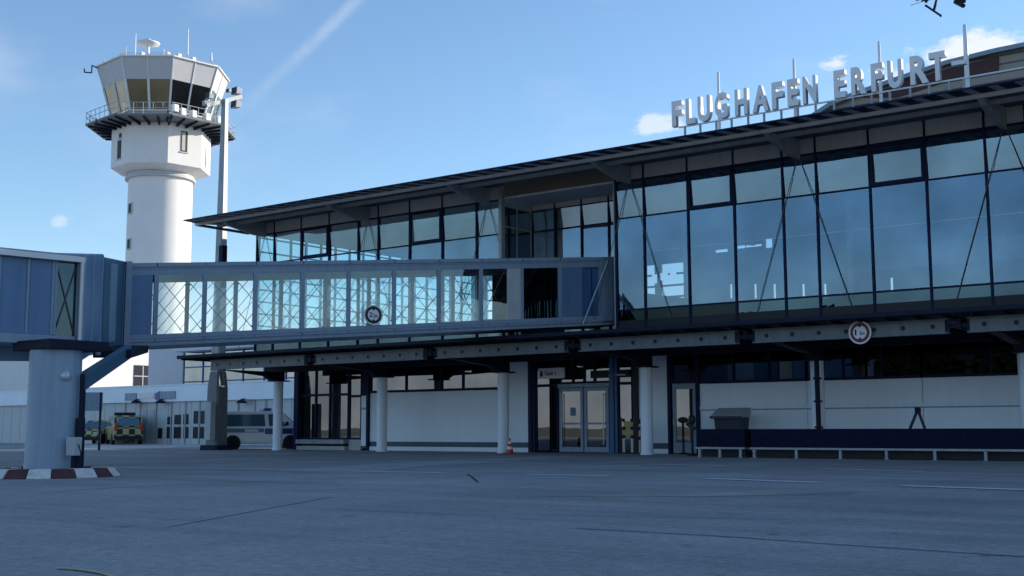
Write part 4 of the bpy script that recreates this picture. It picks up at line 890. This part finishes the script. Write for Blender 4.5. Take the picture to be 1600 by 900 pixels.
for i in range(n+1): xx = xa+(xb-xa)*i/n; f.box(xx-.06, YO-.05, 0, xx+.06, YO+.1, za-.004)
for z in (3.3, 4.6, 5.7, 6.9): f.box(xa, YO-.03, z-.05, xb, YO+.08, z+.05)
for xx in (xa,):
    for yy in (YO+2, YO+4, YO+6): f.box(xx-.05, yy-.05, 0, xx+.05, yy+.05, za-.004)
w = f.build('window', 'bridge_deep', OF); p = MB(); p.quad((xa, YO, 0), (xb, YO, 0), (xb, YO, za), (xa, YO, za)); p.quad((xa, YO, 0), (xa, YO+8, 0), (xa, YO+8, za), (xa, YO, za)); p.build('pane', 'bg_glass', w)
# grey notice board on a post by the pedestal
p = onD(134, 690, 60); NB = thing('notice_board', (p.x, p.y, 0), 'grey blank notice board on a dark post behind the bridge pedestal', 'sign')
p0, p1 = onD(131, 642, 60), onD(158, 613, 60); q = MB(); q.hexa([p0, (p1.x, p1.y, p0.z), (p1.x+.1, p1.y+.05, p0.z), (p0.x+.1, p0.y+.05, p0.z)], [(p0.x, p0.y, p1.z), p1, (p1.x+.1, p1.y+.05, p1.z), (p0.x+.1, p0.y+.05, p1.z)]); q.build('board', 'bridge_frame', NB)
q = MB(); q.tube((p0.x, p0.y, 0), (p0.x, p0.y, p1.z+.3), .06, n=8); q.tube((p1.x, p1.y, 0), (p1.x, p1.y, p1.z), .06, n=8); q.build('post', 'dark_steel', NB)

# ================================================================== VEHICLES
def vehicle(name, label, cat, prof, belt, W_, tumble, wheels, wr, mats, glasses, loc, rz, group=None):
    """closed body: side outline extruded across, leaning in above the belt line; x forward, z up"""
    t = thing(name, loc, label, cat, group, rz)
    hw = lambda z: W_/2-(max(0, z-belt)*tumble)-(.05 if z < .35 else 0)
    bm = MB(); n = len(prof); l = [Vector((x_, hw(z), z)) for x_, z in prof]; r_ = [Vector((x_, -hw(z), z)) for x_, z in prof]
    bm.add(l+r_, [tuple(range(n)), tuple(range(n, 2*n))[::-1]]+[(i, n+i, n+(i+1) % n, (i+1) % n) for i in range(n)])
    body = bm.build('body', mats, t, .05, True)
    for side in (1, -1):
        for poly in glasses:
            q = MB(); pts = [Vector((x_, side*(hw(z)+.012), z)) for x_, z in poly]; q.prism(pts, (0, -side*.02, 0)); q.build('side_window', 'car_glass_black', t, 0, True)
        for wx in wheels:
            q = MB(); q.tube((wx, side*(W_/2-.02), wr), (wx, side*(W_/2+.008), wr), wr*1.22, n=28); q.build('wheel_arch', 'black', t, 0, True)
            q = MB(); q.lathe((0, 0, 0), [(wr*.62, -.1), (wr*.95, -.11), (wr, -.06), (wr, .06), (wr*.95, .11), (wr*.62, .1)], 28); wh = q.build('wheel', 'rubber', t, 0, True)
            wh.location = (wx, side*(W_/2-.075), wr); wh.rotation_euler = (math.pi/2, 0, 0)
            q = MB(); q.lathe((0, 0, 0), [(.02, -.095), (wr*.2, -.10), (wr*.6, -.085), (wr*.64, 0), (wr*.6, .085), (wr*.2, .10), (.02, .095)], 20); q.build('rim', 'alu', wh, 0, True)
    return t, hw
M['car_glass_black'] = mat('tinted_window', (.07, .15, .20), .06, var=.05, spec=.9)
prof = [(-2.42, .42), (-2.46, .95), (-2.40, 1.12), (-2.20, 1.86), (-2.0, 1.95), (.75, 1.97), (1.1, 1.90), (1.78, 1.22), (2.30, 1.05), (2.44, .85), (2.46, .42), (2.2, .28), (-2.2, .28)]
pv = onD(403, 700, 62.2)
VR = math.atan2(RT.y, RT.x)
va = VR + R(24)
V, hw = vehicle('police_van', 'white and blue police van parked behind the outermost canopy column', 'van', prof, 1.12, 1.92, .16, (-1.5, 1.5), .33, 'van_white',
    [[(-2.12, 1.18), (-1.98, 1.78), (.12, 1.80), (.16, 1.18)], [(.36, 1.18), (.32, 1.80), (.78, 1.80), (1.30, 1.18)]], (pv.x, pv.y, 0), va)
for side in (1, -1):
    q = MB(); y_ = side*(hw(1.0)+.006)
    q.prism([(-2.36, y_, .86), (.1, y_, .86), (.1, y_, 1.07), (-2.38, y_, 1.07)], (0, -side*.01, 0)); q.build('pale_stripe', 'police_pale', V, 0, True)
    q = MB(); q.prism([(.14, y_, .78), (1.6, y_, .78), (1.6, y_, 1.07), (.14, y_, 1.07)], (0, -side*.01, 0)); q.build('dark_stripe', 'police_blue', V, 0, True)
    q = MB(); q.prism([(-.9, y_+side*.004, .89), (-.2, y_+side*.004, .89), (-.2, y_+side*.004, 1.03), (-.9, y_+side*.004, 1.03)], (0, -side*.008, 0)); q.build('side_lettering', 'sign_white', V, 0, True)
    q = MB(); q.box(2.30, side*.55, .72, 2.47, side*.88, .92); q.build('headlight', 'alu', V, .03, True)
    q = MB(); q.box(-2.475, side*.72, .85, -2.42, side*.93, 1.25); q.build('tail_light', 'red', V, .02, True)
    q = MB(); q.box(.2, side*(hw(1.3)+.03), 1.22, .34, side*(hw(1.3)+.2), 1.42); m_ = q.build('mirror', 'black', V, .03, True); m_.location = (1.0, 0, 0)
q = MB(); q.prism([(1.17, -.70, 1.87), (1.79, -.88, 1.24), (1.79, .88, 1.24), (1.17, .70, 1.87)], (.012, 0, .012)); q.build('windscreen', 'car_glass_black', V, 0, True)
q = MB(); q.box(.15, -.62, 1.98, .55, .62, 2.13); q.build('light_bar', 'police_blue', V, .04, True)
q = MB(); q.box(2.40, -.8, .30, 2.52, .8, .5); q.box(-2.52, -.8, .30, -2.42, .8, .5); q.build('bumper', 'black', V, .03, True)
# airfield follow cars, yellow and black chequered
pc = onD(154, 690, 86); ca = R(302)
profA = [(-2.1, .4), (-2.15, .95), (-2.05, 1.1), (-1.75, 1.62), (-1.5, 1.70), (.0, 1.70), (.35, 1.62), (.95, 1.12), (1.95, .98), (2.1, .8), (2.12, .4), (1.9, .28), (-1.9, .28)]
A, hwA = vehicle('follow_me_car', 'chequered yellow and black car parked at the garage, nearer the pedestal', 'car', profA, 1.05, 1.82, .2, (-1.3, 1.3), .34, 'checker',
    [[(-1.85, 1.1), (-1.6, 1.56), (-.75, 1.58), (-.75, 1.1)], [(-.65, 1.1), (-.65, 1.58), (.05, 1.56), (.62, 1.1)]], (pc.x, pc.y, 0), ca, 'chequered airfield cars')
q = MB(); q.prism([(.42, -.66, 1.60), (.97, -.86, 1.13), (.97, .86, 1.13), (.42, .66, 1.60)], (.012, 0, .012)); q.build('windscreen', 'car_glass_black', A, 0, True)
pc = onD(193, 690, 83); ca2 = R(152)
profB = [(-2.45, .4), (-2.5, 1.0), (-2.4, 1.2), (-2.22, 1.9), (-2.0, 2.0), (1.0, 2.0), (1.35, 1.9), (1.9, 1.25), (2.35, 1.1), (2.48, .85), (2.48, .4), (2.2, .3), (-2.2, .3)]
B_, hwB = vehicle('follow_me_van', 'larger chequered yellow and black van with roof bar beside the chequered car', 'van', profB, 1.2, 1.95, .15, (-1.5, 1.5), .36, 'checker',
    [[(-2.2, 1.28), (-2.02, 1.85), (.3, 1.85), (.3, 1.28)], [(.42, 1.28), (.42, 1.85), (.95, 1.85), (1.4, 1.28)]], (pc.x, pc.y, 0), ca2, 'chequered airfield cars')
q = MB(); q.prism([(-2.455, -.75, 1.28), (-2.455, .75, 1.28), (-2.27, .66, 1.84), (-2.27, -.66, 1.84)], (-.012, 0, 0)); q.build('rear_window', 'car_glass_black', B_, 0, True)
q = MB(); q.box(-.4, -.7, 2.02, .1, .7, 2.22); q.build('light_bar', 'black', B_, .04, True)

for side in (1, -1):
    q = MB(); q.box(1.95, side*.5, .68, 2.13, side*.84, .86); q.build('headlight', 'alu', A, .03, True)
    q = MB(); q.box(-2.53, side*.74, .95, -2.44, side*.93, 1.5); q.build('tail_light', 'red', B_, .02, True)
q = MB(); q.box(-2.56, -.9, .34, -2.47, .9, .6); q.build('bumper', 'black', B_, .03, True)
q = MB(); q.box(2.08, -.85, .32, 2.17, .85, .56); q.build('bumper', 'black', A, .03, True)
# ================================================================== THINGS IN FRONT OF THE TERMINAL
p = onY(796.5, 706, 39.4); CN = thing('traffic_cone', (p.x, 39.4, 0), 'red and white traffic cone at the foot of the column left of the entrance', 'cone')
q = MB(); q.box(p.x-.2, 39.2, 0, p.x+.2, 39.6, .05); q.build('base', 'red', CN, .015)
q = MB(); q.lathe((p.x, 39.4, 0), [(.155, .05), (.13, .17)], 20); q.lathe((p.x, 39.4, 0), [(.104, .29), (.078, .40)], 20); q.lathe((p.x, 39.4, 0), [(.048, .52), (.03, .62), (.02, .63)], 20); q.build('cone_body', 'red', CN)
q = MB(); q.lathe((p.x, 39.4, 0), [(.13, .17), (.104, .29)], 20); q.lathe((p.x, 39.4, 0), [(.078, .40), (.048, .52)], 20); q.build('reflective_band', 'white_paint', CN)
# baggage carts
def cart(xa, xb, label, y=37.5, legs=3):
    t = thing('baggage_cart', ((xa+xb)/2, y, 0), label, 'cart', 'low carts along the terminal wall')
    z0, z1 = .20, .26
    f = MB(); f.box(xa, y-.03, .29, xb, y+.03, .36); f.box(xa, y+1.2, .29, xb, y+1.26, .36); f.box(xa, y+.03, .30, xa+.06, y+1.2, .35); f.box(xb-.06, y+.03, .30, xb, y+1.2, .35); f.build('frame', 'steel', t, .01)
    f = MB(); f.box(xa+.02, y+.05, .37, xb-.02, y+.10, .98); f.box(xa+.02, y+1.1, .37, xb-.02, y+1.15, .98); f.box(xa+.02, y+.10, .37, xa+.07, y+1.1, .98); f.box(xb-.07, y+.1, .37, xb-.02, y+1.1, .98); f.build('side_wall', 'cart_side', t, .01)
    f = MB(); f.box(xa+.07, y+.1, .38, xb-.07, y+1.1, .44); f.build('deck', 'black', t)
    for i in range(legs):
        xx = xa+.15+(xb-xa-.3)*i/(legs-1)
        f = MB(); f.box(xx-.04, y-.02, .02, xx+.04, y+.04, .288); f.box(xx-.07, y-.05, .005, xx+.07, y+.07, .02); f.build('leg', 'steel', t)
    f = MB(); f.box(xa+.1, y+.3, .03, xb-.1, y+.8, .28); f.build('undertray', 'black', t)
    for k in range(int((xb-xa)/1.1)):
        xx = xa+.5+k*1.1; f = MB(); f.box(xx, y+.032, .72, xx+.05, y+.048, .80); f.build('latch', 'dark_steel', t)
    return t
cx0, cx1 = XY(1087, 37.5, 700), XY(1163, 37.5, 700); cart(cx0, cx1, 'short dark sided cart on pale frame legs, next to the glass side door')
cx2 = XY(1172, 37.5, 700); cart(cx2, cx2+9.4, 'long dark sided cart on pale frame legs, along the right wall', legs=7)
# wheeled bin behind the carts
xa, xb = XY(1113, 40.2, 650), XY(1158, 40.2, 650); zl = onY(1140, 652, 40.2).z; zt1 = onY(1140, 643, 40.6).z
BN = thing('waste_container', ((xa+xb)/2, 40.6, 0), 'dark waste container with sloping grey lid behind the carts', 'bin')
q = MB(); q.hexa([(xa+.15, 40.3, .15), (xb-.1, 40.3, .15), (xb-.1, 40.85, .15), (xa+.15, 40.85, .15)], [(xa+.04, 40.2, zl), (xb-.02, 40.2, zl), (xb-.02, 40.95, zl), (xa+.04, 40.95, zl)]); q.build('body', 'green_bin', BN, .03)
q = MB(); q.prism([(xa-.04, 40.12, zl), (xa-.04, 41.0, zl), (xa-.04, 41.0, zt1+.14), (xa-.04, 40.75, zt1+.14), (xa-.04, 40.12, zl+.06)], (xb-xa+.06, 0, 0)); q.build('lid', 'bin_lid', BN, .02)
q = MB(); q.box(xa-.06, 40.08, zl-.05, xb+.04, 40.14, zl+.05); q.build('rim', 'green_bin', BN, .01)
for xx in (xa+.25, xb-.2):
    q = MB(); q.tube((xx-.03, 40.4, .09), (xx+.03, 40.4, .09), .09, n=14); q.build('wheel', 'rubber', BN)
# A-shaped stand on the long cart
pa, pt_, pb = onY(1421, 672, 38.9), onY(1434, 640, 38.9), onY(1446, 672, 38.9)
AF = thing('folding_stand', (pt_.x, 38.9, 0), 'black A shaped folding stand leaning above the long cart', 'stand')
for e_ in (pa, pb):
    q = MB(); d = Vector((e_.x-pt_.x, 0, e_.z-pt_.z)); q.beam(pt_, pt_+d*1.0+Vector((0, .0, 0)), .07, .09, (0, 1, 0)); q.beam(pt_+d, Vector(pt_)+d*(pt_.z/(pt_.z-e_.z))*.985, .06, .08, (0, 1, 0)); q.build('leg', 'black', AF)
q = MB(); q.box(pt_.x-.09, 38.84, pt_.z-.12, pt_.x+.09, 38.96, pt_.z+.08); q.build('hinge', 'dark_steel', AF, .02)
# posts and yellow barrier by the entrance
def paddle(px, Y, lb, tilt):
    b_ = onY(px, 655, Y); t = thing('barrier_post', (b_.x, Y, 0), lb, 'post', 'black posts at the side door')
    q = MB(); q.lathe((b_.x, Y, 0), [(.22, .0), (.20, .05), (.05, .08)], 16); q.build('base', 'black', t)
    q = MB(); q.tube((b_.x, Y, .06), (b_.x, Y, 1.22), .05, n=10); q.build('post', 'black', t)
    q = MB(); q.ball((b_.x, Y, 1.33), .24, 12, (1, .35, .5) if tilt == 0 else (.62, .5, .85)); q.build('head', 'black', t)
    if tilt: q = MB(); q.beam((b_.x-.22, Y, 1.2), (b_.x+.12, Y, .98), .1, .14); q.build('bracket', 'black', t)
paddle(1067, 41.2, 'black post with broad flat head in front of the glass side door', 0)
paddle(1081, 39.6, 'black post with upright angular head between the side door and the short cart', 1)
xa, xb = XY(975, 41.0, 690), XY(990, 41.0, 690)
YB_ = thing('folding_barrier', ((xa+xb)/2, 41, 0), 'yellow panel barrier with black fittings in front of the entrance side light', 'barrier')
q = MB(); q.box(xa, 40.97, .62, xb, 41.0, 1.30); q.build('panel', 'yellow', YB_, .01)
for xx in (xa+.03, xb-.03):
    q = MB(); q.box(xx-.05, 40.92, .06, xx+.05, 40.965, .66); q.build('leg', 'concrete', YB_)
    for z in (.68, 1.02, 1.34): q = MB(); q.ball((xx, 40.93, z), .075, 8); q.build('fitting', 'black', YB_)
q = MB(); q.box(xa-.2, 40.8, .0, xb+.6, 41.15, .06); q.build('base', 'black', YB_, .01)
q = MB(); q.tube((xa-.14, 41.0, .06), (xa-.14, 41.0, 1.45), .045, n=8); q.build('pole', 'black', YB_)
xc = XY(1000, 40.9, 690); YP = thing('chain_post', (xc, 40.9, 0), 'pale and black ringed post against the entrance column', 'post')
q = MB(); q.tube((xc, 40.9, 0), (xc, 40.9, 1.2), .05, n=10); q.build('post', 'concrete', YP)
for z in (.62, 1.0, 1.28): q = MB(); q.ball((xc, 40.88, z), .085, 8, (1, 1, 1.3 if z > 1.2 else 1)); q.build('ring', 'black', YP)

# ================================================================== DRONE
pd = onD(1478, -14, 25); DR = thing('drone', pd, 'black multi rotor drone with T shaped landing legs hovering above the sign', 'drone')
q = MB(); q.lathe(pd, [(.02, -.1), (.2, -.08), (.25, .0), (.2, .08), (.02, .12)], 14); q.build('body', 'black', DR)
for i in range(6):
    a = R(VR*57.3-10+60*i); e_ = pd+Vector((math.cos(a), math.sin(a), 0))*.62
    q = MB(); q.tube(pd+Vector((math.cos(a), math.sin(a), 0))*.18, e_, .018, n=8); q.tube(e_-Vector((0, 0, .03)), e_+Vector((0, 0, .07)), .035, n=10); ar = q.build('arm', 'black', DR)
    b_ = a+R(90*i+20); d = Vector((math.cos(b_), math.sin(b_), .04))*.25
    q = MB(); q.beam(e_+Vector((0, 0, .08))-d, e_+Vector((0, 0, .08))+d, .035, .006); q.build('rotor', 'black', ar)
k0 = onD(1447, 9, 24.9); k1 = onD(1470, 24.5, 24.7); km = k0.lerp(k1, .52)
q = MB(); q.tube(k0, k1, .022, n=8); q.tube(km, onD(1465, -6, 25), .028, n=8); q.ball(k0, .03, 8); q.ball(k1, .03, 8); q.build('landing_leg', 'black', DR)
k0, k1 = onD(1493, 3, 25.2), onD(1505, 9, 24.8); km = k0.lerp(k1, .5); q = MB(); q.tube(k0, k1, .05, n=8); q.tube(km, onD(1488, -9, 25), .04, n=8); q.tube(onD(1497, 2, 25), onD(1508, 1, 25), .05, n=8); q.build('landing_leg', 'black', DR)
q = MB(); q.beam(onD(1424, 8, 24.6), onD(1443, 2, 24.8), .05, .01); q.tube(onD(1440, 2, 24.8), onD(1478, -14, 25), .02, n=8); q.build('rotor', 'black', DR)
